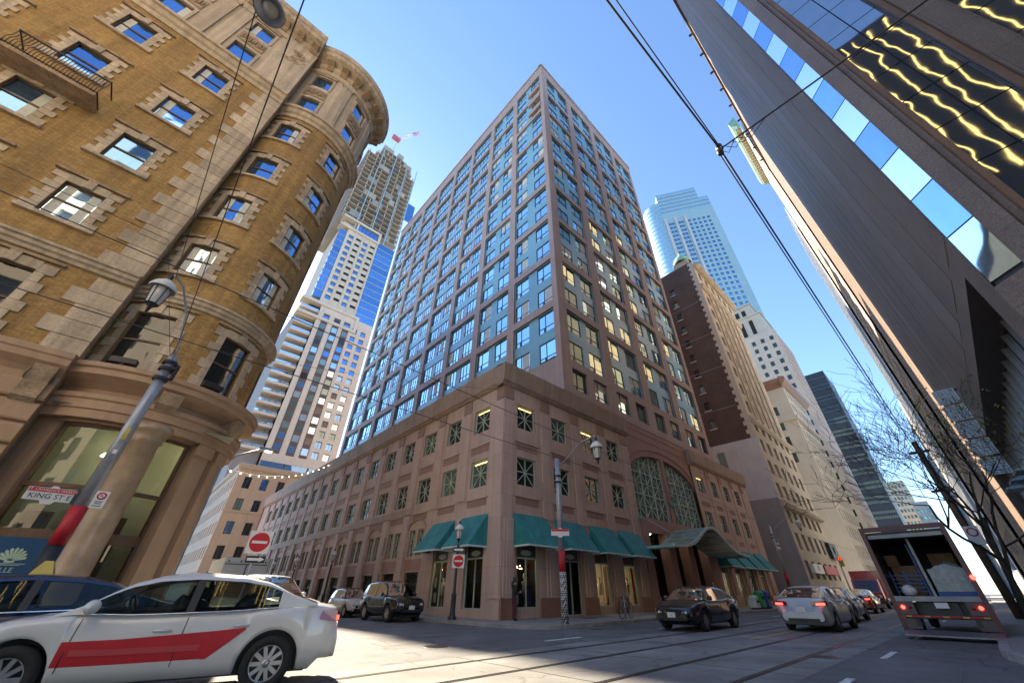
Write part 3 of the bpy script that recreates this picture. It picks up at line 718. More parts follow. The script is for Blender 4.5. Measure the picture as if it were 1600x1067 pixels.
vb = [(TU(23.3), TU(17.66), 2), (TU(29.75), TU(24.35), 2), (TU(36.15), TU(30.8), 5), (TU(42.5), TU(37.15), 5), (TU(49.0), TU(43.55), 5), (TU(55.6), TU(50.2), 5), (TU(61.2), TU(56.9), 2), (TU(67.3), TU(62.0), 2)]
def bay_windows(u0, u1, t):
    if t == 5: m = (u0 + u1) / 2; return [(m - 2.625, 5)]
    return [(u0 + .09, 2), (u1 - .09 - 2.08, 2)]
small = MB(); smallp = MB()
nwin = [0]
def add_tw(W, u, z, t, joined, k):
    if joined:
        w = 2.08 if t == 2 else 5.25
        class Off:
            seg = None
            def p(s, a, v, n=0.0): return W.p(u + a, z + v, n - .3)
        def wb(mb, w=w):
            b = .055; O = Off()
            mb.wbox(O, 0, w, 0, b, 0, .06); mb.wbox(O, 0, w, WH - b, WH, 0, .06); mb.wbox(O, 0, b, b, WH - b, 0, .06); mb.wbox(O, w - b, w, b, WH - b, 0, .06)
            for c in ((.4,) if t == 2 else (.2, .42, .6, .82)): mb.wbox(O, c * w - .025, c * w + .025, b, WH - b, .004, .055)
            mb.wbox(O, b, w - b, .26 * WH, .26 * WH + .045, .008, .05)
        wb(small); smallp.pane(Off(), 0, w, 0, WH, .01)
        return
    o = inst('window', w2 if t == 2 else w5, W, u, z, -.3, BLD)
    me = g5 if t == 5 else g2_
    if t == 2:
        r_ = random.random()
        if W is WTK and z < 46: me = g2l if r_ < .16 else (g2d if r_ < .62 else (g2e if r_ < .82 else g2c))
        elif r_ < .2: me = g2c
        elif r_ < .32: me = g2e
    elif random.random() < .4: me = random.choice(g5v)
    obj('pane', me, None, o, False); nwin[0] += 1
for W, bays, L in ((WTK, [(a, b, 2) for a, b in kb], 28.4), (WTV, vb, 51.4)):
    holes = []
    for k in range(NM):
        z0 = Z0 + MOD * k
        for (a, b, t) in bays: holes.append((a, b, z0, z0 + 5.75))
    low = []
    if W is WTK:
        for a, b in kb:
            for (u, t) in bay_windows(a, b, 2): low.append((u, u + 2.08, 15.4, 15.4 + 2.06))
    g = MB(); g.wall(W, 0, L, 14.0, TOP, holes + low, .34); obj('tower_wall', g, 'tow', BLD)
    random.seed(21)
    for (u, u1, z, z1) in low: add_tw(W, u, z - .07, 2, False, 0)
    for k in range(NM):
        z0 = Z0 + MOD * k
        for (a, b, t) in bays:
            hs = []
            for (u, tt) in bay_windows(a, b, t):
                for zz in (z0 + .06, z0 + 3.42): hs.append((u, u + (2.08 if tt == 2 else 5.25), zz, zz + WH))
            g = MB(); g.wall(W, a, b, z0, z0 + 5.75, hs, .1, n=-.2); obj('spandrel_panel', g, 'teal', BLD)
            for (u, tt) in bay_windows(a, b, t):
                for zz, fl in ((z0 + .06, 2 * k), (z0 + 3.42, 2 * k + 1)): add_tw(W, u, zz, tt, fl > (13 if W is WTK else 14), k)
tag(obj('upper_windows', small, 'frame', BLD), kind='stuff'); tag(obj('upper_panes', smallp, 'glass', BLD), kind='stuff')
# corner balconies near the top, parapet, roof, back walls
for k, z in enumerate((66.2, 69.6, 72.9)):
    g = MB(); g.wbox(WTV, TU(20.4), TU(17.7), z, z + .9, -.1, .12); g.wbox(WTV, TU(20.4), TU(17.7), z - .2, z, -.3, .12); obj('balcony', g, 'tow', BLD)
g = MB(); g.wbox(WTK, -.12, 28.52, TOP, TOP + .5, -.6, .12); g.wbox(WTV, -.1, 51.28, TOP + .003, TOP + .497, -.6, .12); obj('parapet', g, 'tow', BLD)
g = MB(); g.quad((21, 17.1, 80), (49, 17.1, 80), (49, 68.3, 80), (21, 68.3, 80)); g.wall(Flat(49.3, 17.0, 0, 1), 0, 51.4, 14, 80); g.wall(Flat(49.3, 68.4, -1, 0), 0, 28.4, 14, 80); obj('tower_back', g, 'tow', BLD)
for (x0, x1, y0, y1, z1) in ((28.2, 36.2, 17.7, 30, 85.2), (36.9, 42.2, 17.7, 30, 84.8), (36.2, 36.9, 19, 30, 84.0)):
    g = MB(); g.box(x0, x1, y0, y1, 80.1, z1)
    p = obj('penthouse', g, 'teal', BLD)
    W = Flat(x0, y0, 1, 0)
    for z in (81.0, 82.6):
        g = MB(); g.wbox(W, .3, x1 - x0 - .3, z, z + 1.1, .0, .05); obj('penthouse_glazing', g, 'glass', p, False)
g = MB(); g.tube([(36.5, 19.2, 84), (36.5, 19.2, 89.5)], .06, 6); obj('mast', g, 'steel', BLD)
# ================================================================ brick hotel with round corner bay
HOT = thing('brick_hotel', 'tan brick hotel with pale stone quoins, round corner bay and heavy bracketed cornice', 'building', (-1.45, 18, 0))
HX = 20.0
WH_ = Flat(-HX, 18.0, 1, 0)                       # u = x + 20
HU = lambda x: x + HX
DR = Drum(-1.45, 21.1, 3.1)
WR = Flat(-3.63, 18.0, 0, 1)                      # return of the projecting front, faces +x
WS = Flat(1.65, 21.1, 0, 1)                       # side street face
ROWS = [(12.6, 14.3), (16.2, 17.95), (19.9, 21.55), (23.65, 25.35)]
STN = [(27.75, 29.15), (31.0, 32.4)]
FC = [-6.5, -9.65, -12.8, -15.95]
DC = [-1.19, 1.785, 4.76]
hw = .56
def holes_for(cs, conv):
    h = []
    for c in cs:
        for (a, b) in ROWS + STN: h.append((conv(c) - hw, conv(c) + hw, a, b))
        h.append((conv(c) - .64, conv(c) + .64, 7.95, 10.35))
    return h
fh = holes_for(FC, HU); dh = holes_for(DC[:2] + [4.5], lambda c: c)
for W, u0, u1, hs in ((WH_, 0, HU(-3.63), fh), (DR, -2.5, 4.86, dh)):
    g = MB(); g.wall(W, u0, u1, 7.7, 26.4, [h for h in hs if h[3] < 26.4], .14); obj('brick_wall', g, 'brick', HOT)
    g = MB(); g.wall(W, u0, u1, 26.4, 33.2, [h for h in hs if h[2] > 26.4], .14); obj('stone_wall', g, 'lime', HOT)
g = MB(); g.wall(WR, 0, 1.1, .13, 33.2); obj('wall_return', g, 'lime', HOT)
g = MB(); g.wall(WS, 0, 45, .13, 33.2); g.wall(Flat(1.65, 66.1, -1, 0), 0, 24, .13, 33.2); g.wall(Flat(-20, 66, 0, -1), 0, 48, .13, 33.2); obj('side_wall', g, 'brick', HOT)
g = MB(); g.poly([(-20, 18.1, 34.9), (-3.7, 18.1, 34.9), (-3.0, 18.4, 34.9), (-1.45, 18.1, 34.9), (.6, 18.8, 34.9), (1.6, 21, 34.9), (1.6, 66, 34.9), (-20, 66, 34.9)]); obj('roof', g, 'limed', HOT)
# window sash and glass
def sash(W, c, z0, z1, w=hw, lit=0, bars=True):
    g = MB(); n0, n1 = -.135, -.085; b = .04
    g.wbox(W, c - w, c + w, z0, z0 + b, n0, n1); g.wbox(W, c - w, c + w, z1 - b, z1, n0, n1); g.wbox(W, c - w, c - w + b, z0 + b, z1 - b, n0, n1); g.wbox(W, c + w - b, c + w, z0 + b, z1 - b, n0, n1)
    if bars: g.wbox(W, c - w + b, c + w - b, (z0 + z1) / 2 - .035, (z0 + z1) / 2 + .035, n0, n1 + .01)
    o = obj('window', g, 'wood', HOT)
    g = MB(); g.pane(W, c - w, c + w, z0, z1, -.12)
    obj('pane', g, {0: 'glassb', 1: 'glassw', 2: 'glassk'}[lit], o, False)
    if lit in (0, 1):
        g = MB()
        for s in (-1, 1): a = c + s * (w - .22); g.wbox(W, a - .13, a + .13, z0 + .06, z1 - .06, -.1195, -.1165) if lit == 1 or random.random() < .3 else None
        if g.v: obj('curtain', g, 'curtain', o, False)
    return o
nblk = [0]
def surround(W, c, z0, z1, w=hw, own=True):
    n = 7; h = (z1 - z0 + .34) / n
    for s in (-1, 1):
        j = MB()
        for k in range(n):
            e = .24 if k % 2 else .42; a = c + s * w; b = c + s * (w + e)
            if own:
                g = MB(); g.wbox(W, min(a, b), max(a, b), z0 - .02 + h * k + .008, z0 - .02 + h * (k + 1) - .008, .0, .05); obj('jamb_block', g, 'lime', HOT)
            else: j.wbox(W, min(a, b), max(a, b), z0 - .02 + h * k + .008, z0 - .02 + h * (k + 1) - .008, .0, .05)
        if not own: obj('jamb', j, 'lime', HOT)
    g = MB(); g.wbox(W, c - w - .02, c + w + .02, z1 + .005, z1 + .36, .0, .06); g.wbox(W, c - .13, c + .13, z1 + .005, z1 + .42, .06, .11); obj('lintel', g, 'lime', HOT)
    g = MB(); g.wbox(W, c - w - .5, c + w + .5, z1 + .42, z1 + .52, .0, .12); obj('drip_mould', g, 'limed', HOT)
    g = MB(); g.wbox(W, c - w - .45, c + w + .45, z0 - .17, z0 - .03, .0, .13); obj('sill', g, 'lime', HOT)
random.seed(9)
for i, c in enumerate(FC):
    for r_, (a, b) in enumerate(ROWS):
        sash(WH_, HU(c), a, b, lit=1 if r_ == 0 else 0); surround(WH_, HU(c), a, b, own=i < 2)
    sash(WH_, HU(c), 7.95, 10.35, .64, lit=2); surround(WH_, HU(c), 7.95, 10.35, .64, own=i < 2)
for i, c in enumerate(DC[:2]):
    for r_, (a, b) in enumerate(ROWS):
        sash(DR, c, a, b, lit=1 if r_ == 0 and i == 0 else 0); surround(DR, c, a, b)
    sash(DR, c, 7.95, 10.35, .64, lit=2); surround(DR, c, 7.95, 10.35, .64)
# two stone storeys: windows, carved spandrels, pilasters
for W, cs in ((WH_, [HU(c) for c in FC]), (DR, DC[:2] + [4.5])):
    for c in cs:
        for (a, b) in STN:
            sash(W, c, a, b, bars=False)
            g = MB(); g.wbox(W, c - hw - .14, c - hw, a - .1, b + .14, 0, .07); g.wbox(W, c + hw, c + hw + .14, a - .1, b + .14, 0, .07); g.wbox(W, c - hw, c + hw, b, b + .14, 0, .07); obj('architrave', g, 'lime', HOT)
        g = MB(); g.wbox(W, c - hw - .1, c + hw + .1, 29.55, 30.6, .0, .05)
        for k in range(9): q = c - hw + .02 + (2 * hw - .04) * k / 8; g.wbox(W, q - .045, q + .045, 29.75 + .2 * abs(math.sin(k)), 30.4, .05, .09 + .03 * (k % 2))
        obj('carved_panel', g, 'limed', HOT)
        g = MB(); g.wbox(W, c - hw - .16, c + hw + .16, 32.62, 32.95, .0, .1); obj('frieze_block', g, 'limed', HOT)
    mids = [(a + b) / 2 for a, b in zip(cs, cs[1:])]
    for m in mids:
        for o in (-.42, .42) if W is WH_ else (0,):
            g = MB(); g.wbox(W, m + o - .32, m + o + .32, 27.5, 32.7, .0, .1); g.wbox(W, m + o - .38, m + o + .38, 32.7, 33.0, .0, .15); obj('pilaster', g, 'lime', HOT)
g = MB(); g.wbox(WH_, HU(-5.45), HU(-3.64), 27.5, 33.0, .0, .12); obj('corner_pilaster', g, 'lime', HOT)
g = MB()
random.seed(2)
for k in range(30): u = HU(-4.5) + random.uniform(-.5, .5); z = 31.6 + random.uniform(-.75, .75); g.lathe([(0, .12), (.1, .09), (.16, .0)], WH_.p(u, z, .14), 8, axis='y')
tag(obj('carved_cartouche', g, 'limed', HOT), kind='stuff')
# big quoins up the projecting corner and the wall beside the bay
z = 7.78; k = 0
while z < 26.1:
    h = .615
    if 10.85 < z + h / 2 < 11.5: z = 11.5; continue
    w = 1.3 if k % 2 else .92
    g = MB(); g.wbox(WH_, HU(-3.63) - w, HU(-3.63) + .03, z + .012, z + h - .012, .0, .06); g.wbox(WR, -.02, .55 if k % 2 else .8, z + .012, z + h - .012, .0, .03); obj('quoin', g, 'lime', HOT); z += h; k += 1
# string courses and cornices
sc1 = [(0, 10.95), (.1, 10.98), (.12, 11.1), (.2, 11.16), (.2, 11.3), (.28, 11.34), (.28, 11.44), (0, 11.5)]
sc2 = [(0, 26.3), (.08, 26.3), (.1, 26.6), (.22, 26.7), (.3, 26.95), (.42, 27.0), (.42, 27.2), (.1, 27.4), (0, 27.45)]
roofc = [(0, 32.95), (.12, 33.0), (.14, 33.4), (.3, 33.55), (.34, 33.8), (.95, 34.1), (1.0, 34.45), (1.12, 34.55), (1.15, 34.95), (.9, 35.1), (0, 35.1)]
gc = [(0, 6.65), (.1, 6.65), (.12, 6.95), (.3, 7.1), (.66, 7.3), (.66, 7.5), (.74, 7.55), (.74, 7.7), (.5, 7.78), (0, 7.8)]
gcf = [(n * .55, v) for n, v in gc]
for nm, pr, prd, mm in (('string_course', sc1, sc1, 'lime'), ('string_course', sc2, sc2, 'lime'), ('roof_cornice', roofc, roofc, 'lime'), ('ground_cornice', gcf, gc, 'sand')):
    g = MB(); g.wprof(WH_, 0, HU(-3.63) + .02, pr); obj(nm, g, mm, HOT)
    g = MB(); g.wprof(DR, -2.42, 4.85, prd); obj(nm, g, mm, HOT)
def modillion(W, u, z0, d=.8, w=.2):
    g = MB(); g.wprof(W, u - w, u + w, [(.1, z0), (.22, z0 - .02), (d * .55, z0 + .22), (d, z0 + .38), (d, z0 + .52), (.1, z0 + .52)]); return g
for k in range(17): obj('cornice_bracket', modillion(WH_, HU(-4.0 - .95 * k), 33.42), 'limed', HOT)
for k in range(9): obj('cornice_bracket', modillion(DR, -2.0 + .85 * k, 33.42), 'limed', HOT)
g = MB()
for k in range(60): u = HU(-3.75 - .27 * k); g.wbox(WH_, u - .09, u, 34.12, 34.3, .9, 1.0)
for k in range(26): u = -2.3 + .27 * k; g.wbox(DR, u - .09, u, 34.12, 34.3, .9, 1.0)
tag(obj('dentils', g, 'lime', HOT), kind='stuff')
# ground floor: rusticated blocks, shop windows, column, frieze
dgh = [(-1.72, .32, 1.0, 5.85), (.72, 2.02, 1.0, 5.85)]
g = MB(); g.wall(DR, -2.5, 4.86, .13, 6.7, dgh, .3); obj('ground_wall', g, 'sand', HOT)
fgh = [(HU(c) - .95, HU(c) + .95, 1.1, 5.7) for c in FC]
g = MB(); g.wall(WH_, 0, HU(-3.63), .13, 6.7, fgh, .35); obj('ground_wall', g, 'sand', HOT)
for c in FC:
    g = MB(); g.wbox(WH_, HU(c) - .95, HU(c) + .95, 3.9, 4.02, -.34, -.26); g.wbox(WH_, HU(c) - .95, HU(c) - .85, 1.1, 5.7, -.34, -.26); g.wbox(WH_, HU(c) + .85, HU(c) + .95, 1.1, 5.7, -.34, -.26)
    o = obj('shop_window', g, 'wood', HOT); g = MB(); g.pane(WH_, HU(c) - .95, HU(c) + .95, 1.1, 5.7, -.31); obj('pane', g, 'glassk', o, False)
z = .2; k = 0
while z < 6.4:
    for (a, b) in ((-5.5, -3.63), (-8.6, -7.5)):
        w = .0 if k % 2 else .22
        g = MB(); g.wprof(WH_, HU(a) + w, HU(b) + (.03 if b > -4 else -w), [(0, z + .02), (.13, z + .05), (.15, z + .1), (.15, z + .55), (.13, z + .6), (0, z + .63)]); obj('rusticated_block', g, 'sand', HOT)
    z += .655; k += 1
M['roomg'] = mat('grey_green_room', (0.42, 0.45, 0.43), 0.8, var=0.15, scale=0.7)
for (a, b, z0, z1) in dgh:
    g = MB(); n0, n1 = -.28, -.16; w = .09
    g.wbox(DR, a, a + w, z0, z1, n0, n1); g.wbox(DR, b - w, b, z0, z1, n0, n1); g.wbox(DR, a + w, b - w, z1 - w, z1, n0, n1); g.wbox(DR, a + w, b - w, z0, z0 + w, n0, n1); g.wbox(DR, a + w, b - w, 3.88, 4.0, n0, n1); g.wbox(DR, a + w, b - w, 2.45, 2.75, n0, n1)
    o = obj('shop_window', g, 'wood', HOT)
    g = MB(); g.pane(DR, a + w, b - w, z0 + w, z1 - w, -.22); obj('pane', g, 'tint', o, False)
g = MB(); g.wall(Flat(-3.4, 20.6, 1, 0), 0, 4.4, .2, 6.3); g.quad((-3.5, 18, 6.3), (1.5, 18.2, 6.3), (1.5, 21, 6.3), (-3.5, 21, 6.3)); obj('room_wall', g, 'roomg', HOT)
for i in range(3): g = MB(); x = -2.7 + .9 * i; g.box(x, x + .6, 20.0, 20.25, 1.2, 3.4 + .5 * (i % 2)); obj('room_cabinet', g, 'wood', HOT)
for th in (-1.0, .42):
    g = MB(); g.lathe([(.02, 0), (.28, .02), (.22, .12), (.05, .16), (.02, .9), (0, .9)], (th * 1.6, 19.7, 5.2), 14); obj('room_fill_lamp', g, 'bulb', HOT)  # glow added to the pendants as fill for the dark room
cp = DR.p(.52, 0, .42)
g = MB(); g.lathe([(.62, .13), (.62, .75), (.56, .8), (.60, .9), (.52, 1.0), (.46, 1.1), (.44, 3.0), (.40, 5.35), (.46, 5.4), (.42, 5.5), (.5, 5.7), (.56, 5.75), (.56, 5.95), (0, 5.95)], (cp[0], cp[1], 0), 28); obj('column', g, 'marble', HOT)
g = MB(); g.wprof(DR, -2.42, 4.85, [(0, 5.92), (.3, 5.92), (.3, 6.2), (.36, 6.22), (.36, 6.5), (.42, 6.55), (.42, 6.7), (0, 6.7)]); obj('frieze', g, 'sand', HOT)
for u in (2.35, 3.3):
    g = MB(); g.wbox(DR, u - .32, u + .32, .13, 5.9, .0, .22); g.wbox(DR, u - .38, u + .38, .13, 1.1, .22, .3); g.wbox(DR, u - .36, u + .36, 5.5, 5.9, .22, .3); obj('ground_pier', g, 'sand', HOT)
for W, u in ((WH_, HU(-4.0)), (DR, .52), (DR, 3.0)):
    g = MB(); d = .3 if W is WH_ else .6
    g.wprof(W, u - .26, u + .26, [(.02, 6.0), (.14, 6.0), (.3, 6.15), (.26, 6.4), (d, 6.75), (d + .02, 7.2), (.02, 7.2)]); b_ = obj('scroll_bracket', g, 'limed', HOT)
    g = MB()
    for s in (-.27, .27):
        for rr in (.09, .16): g.lathe([(rr, -.02), (rr + .03, 0), (rr, .02)], W.p(u + s, 6.85, .3), 14, axis='x')
    obj('scroll', g, 'limed', b_, False)
# iron balcony at the third floor, floodlights on the cornice
g = MB(); g.wbox(WH_, HU(-10.75), HU(-8.1), 18.1, 18.26, .0, .95); bal = obj('balcony_slab', g, 'limed', HOT)
g = MB(); g.wbox(WH_, HU(-10.75), HU(-8.1), 19.3, 19.36, .9, .95); g.wbox(WH_, HU(-10.75), HU(-8.1), 18.36, 18.4, .9, .94)
for k in range(28):
    u = HU(-10.72 + 2.6 * k / 27); g.tube([WH_.p(u, 18.3, .92), WH_.p(u, 18.6, 1.0), WH_.p(u, 18.9, .9), WH_.p(u, 19.32, .92)], .012, 4)
for u in (HU(-10.73), HU(-8.12)):
    for zz in (18.38, 19.33): g.bar(WH_.p(u, zz, .0), WH_.p(u, zz, .92), .04)
tag(obj('balcony_railing', g, 'black', bal, False), kind='stuff')
for u in (-.95, 1.35):
    g = MB(); g.wbox(DR, u - .3, u + .3, 7.86, 8.05, .35, .62); g.wbox(DR, u - .05, u + .05, 7.78, 7.86, .4, .55); f_ = obj('floodlight', g, 'black', HOT); g = MB(); g.wbox(DR, u - .27, u + .27, 8.051, 8.06, .37, .6); obj('lens', g, 'lampg', f_, False)
# blue restaurant sign with a white shell
SG = thing('blue_shop_sign', 'navy blue sign board with pale scallop shell under the hotel window', 'sign', (-2.3, 17.55, 1.0))
g = MB(); g.box(-3.6, -1.5, 17.5, 17.58, .5, 2.46); obj('board', g, 'signblue', SG)
for x in (-3.4, -1.7): g = MB(); g.box(x - .04, x + .04, 17.58, 17.64, .13, 2.3); obj('post', g, 'black', SG)
def at_sign(px_u, z): return px_u
g = MB(); sx, sz = -2.06, 1.9
for k in range(9):
    a = R(160 - 17.5 * k); L_ = .25 + .04 * math.sin(math.pi * k / 8)
    d = (math.cos(a), math.sin(a)); nrm = (-d[1], d[0]); y = 17.494
    p0 = (sx + d[0] * .04, sz + d[1] * .04); p1 = (sx + d[0] * L_, sz + d[1] * L_)
    g.poly([(p0[0] - nrm[0] * .012, y, p0[1] - nrm[1] * .012), (p1[0] - nrm[0] * .032, y, p1[1] - nrm[1] * .032), (p1[0] + d[0] * .035, y, p1[1] + d[1] * .035), (p1[0] + nrm[0] * .032, y, p1[1] + nrm[1] * .032), (p0[0] + nrm[0] * .012, y, p0[1] + nrm[1] * .012)])
g.box(sx - .09, sx + .09, 17.49, 17.498, sz - .03, sz + .015)
obj('shell_emblem', g, 'signgrn', SG)
for (x0, x1, z_) in ((sx - .35, sx + .3, 1.84), (sx - .3, sx + .22, 1.81)): g = MB(); g.box(x0, x1, 17.492, 17.499, z_, z_ + .014); obj('rule', g, 'signgrn', SG)
o = obj('lettering', text_mesh('ELLE', .16, 'signgrn'), None, SG, True, (-2.06, 17.496, 1.7))
o = obj('lettering', text_mesh('LI', .26, 'signgrn'), None, SG, True, (-2.2, 17.496, 1.47))
# ================================================================ dark granite tower on the right
GR = thing('granite_tower', 'dark granite tower with a corner strip of blue glass panes at the right edge', 'building', (13, -4, 0))
GH = 71.0
M['gran2'] = mat('grey_granite', (0.19, 0.135, 0.105), 0.5, var=0.14, scale=0.5, speck=0.3, sscale=26)
# King-side face runs from (14.05,-3.4) to (64.1,-4.37), facing +y : seen from outside its u runs towards -x
fx, fy, ex, ey = 64.1, -4.37, 14.05, -3.40
WG = Flat(fx, fy, ex - fx, ey - fy)
GL = math.hypot(ex - fx, ey - fy)
g = MB(); g.wall(WG, 0, GL, 10.0, GH); obj('street_wall', g, 'gran', GR)
u = .5; k = 0
while u < GL - 1.2:
    w = 1.9 if k % 2 else 2.6
    g = MB(); g.wprof(WG, u, min(u + w, GL - .15), [(0, 10), (.012, 10), (.012, GH), (0, GH)]); obj('granite_facet', g, 'gran2' if k % 4 == 1 else 'gran', GR); u += w + .9; k += 1
# chamfer: glass strip between granite edges
cx0, cy0 = 14.05, -3.40
cx1, cy1 = 13.48, -3.97
WC = Flat(cx0, cy0, cx1 - cx0, cy1 - cy0); CL = math.hypot(cx1 - cx0, cy1 - cy0)
random.seed(4)
k = 0; z = 8.05
while z < GH - 1:
    g = MB(); g.wbox(WC, .02, CL - .02, z + .025, z + 1.77, -.05, .0); obj('strip_pane', g, 'glassw' if k % 2 == 0 else 'glassb', GR); z += 1.795; k += 1
g = MB(); g.wbox(WC, 0, CL, 7.9, GH, -.14, -.06); obj('strip_backing', g, 'black', GR)
g = MB(); g.wbox(WC, 0, CL, .13, 7.9, -.3, .03); obj('strip_base', g, 'gran', GR)
# rust-edged pier, then the side face x = 13 with dark glass columns between granite piers
WP = Flat(cx1, cy1, 12.98 - cx1, -4.62 - cy1); PL = math.hypot(12.98 - cx1, -4.62 - cy1)
g = MB(); g.wall(WP, 0, PL, 0.13, GH); g.wbox(WP, .02, PL * .62, .13, GH, .0, .12); obj('corner_pier', g, 'gran', GR)
WG2 = Flat(12.98, -4.62, 0, -1)
g = MB(); g.wbox(WG2, -.14, .0, .13, GH, -.3, .06); obj('rust_edge', g, 'granr', GR)
cols = [(0, 1.68), (2.55, 4.3), (5.2, 6.95), (7.85, 9.6), (10.5, 12.25)]
for i, (a, b) in enumerate(cols):
    z = 4.0; k = 0
    while z < GH - 1:
        for (c, d) in ((a + .02, (a + b) / 2 - .02), ((a + b) / 2 + .02, b - .02)):
            g = MB(); g.wbox(WG2, c, d, z + .02, z + 1.77, -.16, -.12); obj('side_pane', g, 'glassx', GR)
        z += 1.795; k += 1
    g = MB(); g.wbox(WG2, a, b, 3.9, GH, -.22, -.18)
    obj('window_backing', g, 'black', GR)
    e = cols[i + 1][0] if i + 1 < len(cols) else 40
    g = MB(); g.wbox(WG2, b, e, .13, GH, -.3, .0); g.wbox(WG2, b + .16, min(e, b + 1) - .16 if e < 40 else b + 3, .13, GH, .0, .13); obj('granite_pier', g, 'gran', GR)
    g = MB(); g.wbox(WG2, b - .01, b + .13, .13, GH, .0, .05); obj('rust_edge', g, 'granr', GR)
g = MB(); g.wbox(WG, -.2, GL + .1, GH, GH + .5, -1, .3); obj('parapet', g, 'gran', GR)
g = MB(); g.poly([(fx, fy - .2, GH - .5), (13.3, -4.5, GH - .5), (13.3, -40, GH - .5), (fx, -40, GH - .5)]); g.wall(Flat(fx, -40, 0, 1), 0, 35.6, .13, GH); obj('roof', g, 'gran', GR)
for k in range(9):
    a = 3 + k * 3.6; g = MB(); g.wbox(WG, a, a + .25, GH + .1, GH + .35, .3, .75); obj('roof_hook', g, 'black', GR)
# glazed base on the street side with pale mullions, rust lintel and lattice panels
g = MB(); g.wall(WG, 0, GL, .13, 10.0, [(GL - 34, GL - 1.4, .2, 9.2)], .9); obj('base_wall', g, 'gran', GR)
g = MB(); g.pane(WG, GL - 34, GL - 1.4, .2, 9.2, -.8); bg_ = obj('base_glazing', g, 'glassx', GR)
for k in range(25): u = GL - 34 + k * 1.36; g = MB(); g.wbox(WG, u - .04, u + .04, .2, 9.2, -.8, -.7); obj('mullion', g, 'steel', bg_, False)
for z in (2.6, 4.3, 6.0, 7.6): g = MB(); g.wbox(WG, GL - 34, GL - 1.4, z - .035, z + .035, -.79, -.71); obj('transom', g, 'steel', bg_, False)
LS = thing('lattice_sign', 'column of five square white lattice panels projecting from the dark granite tower', 'sign', (33.5, -3.7, 7))
for k in range(5):
    z = 6.6 + k * 1.05; g = MB(); x0, x1 = 33.2, 33.28; y0, y1 = -3.6, -2.65
    g.box(x0, x1, y0, y0 + .05, z, z + .9); g.box(x0, x1, y1 - .05, y1, z, z + .9); g.box(x0, x1, y0 + .05, y1 - .05, z, z + .05); g.box(x0, x1, y0 + .05, y1 - .05, z + .85, z + .9)
    for t in range(1, 6):
        y = y0 + .16 * t; g.box(x0 + .01, x1 - .01, y - .015, y + .015, z + .05, z + .85)
        zz = z + .15 * t; g.box(x0 + .02, x1 - .02, y0 + .05, y1 - .05, zz - .015, zz + .015)
    o = obj('lattice_panel', g, 'white', LS)
    g = MB(); g.box(x0 + .035, x1 - .035, y0 + .05, y1 - .05, z + .05, z + .85); obj('backing', g, 'steel', o, False)
g = MB(); g.box(33.21, 33.27, -3.95, -3.62, 6.6, 6.7); g.box(33.21, 33.27, -3.95, -3.62, 11.5, 11.6); obj('bracket', g, 'black', LS)
for i, (x, z) in enumerate(((22.5, 4.9), (25.2, 5.0), (28.0, 5.1))):
    T = thing('glass_door_canopy', ['nearest', 'middle', 'farthest'][i] + ' pale blue canopy blade on the granite tower base, behind the tree', 'canopy', (x, -3.4, z), group='canopy blades on the granite tower')
    g = MB(); g.box(x, x + 1.1, -3.5, -2.5, z, z + .08); obj('blade', g, 'paleb', T)
    for q in (.2, .9): g = MB(); g.tube([(x + q, -3.62, z + .7), (x + q, -2.6, z + .08)], .025, 6); obj('stay', g, 'steel', T)
# ================================================================ buildings further off
WCACHE = {}
def win_mesh(w, h, pm, fm='frame', mull=True):
    key = (round(w, 2), round(h, 2), pm, fm, mull)
    if key not in WCACHE:
        def fn(mb):
            b = .07
            mb.pane(lw, 0, w, 0, h, .0, 1)
            mb.wbox(lw, 0, w, 0, b, 0, .05); mb.wbox(lw, 0, w, h - b, h, 0, .05); mb.wbox(lw, 0, b, b, h - b, 0, .05); mb.wbox(lw, w - b, w, b, h - b, 0, .05)
            if mull: mb.wbox(lw, w / 2 - .035, w / 2 + .035, b, h - b, .0, .045)
        WCACHE[key] = wmesh('window', fn, [fm, pm])
    return WCACHE[key]
def facade(root, W, u0, u1, z0, z1, cols, rows, ww, wh, wallm, pm, depth=.3, name='wall', mull=True, fm='frame', nparts=10 ** 6, pms=None, nrm=0.0):
    """cols: left edges (u), rows: sill heights"""
    hs = [(c, c + ww, r, r + wh) for c in cols for r in rows]
    g = MB(); g.wall(W, u0, u1, z0, z1, hs, depth, n=nrm); obj(name, g, wallm, root)
    k = 0; rest = MB()
    for r in rows:
        for c in cols:
            p_ = random.choice(pms) if pms else pm
            if k < nparts: inst('window', win_mesh(ww, wh, p_, fm, mull), W, c, r, nrm - depth, root)
            else: rest.pane(W, c, c + ww, r, r + wh, nrm - depth)
            k += 1
    if rest.v: tag(obj('far_windows', rest, pm, root), kind='stuff')
def boxroot(name, label, x, y, cat='building'): return thing(name, label, cat, (x, y, 0))
def shell(root, x0, x1, y0, y1, z0, z1, m, name='back_walls'):
    g = MB(); g.box(x0, x1, y0, y1, z0, z1); return obj(name, g, m, root)
random.seed(33)
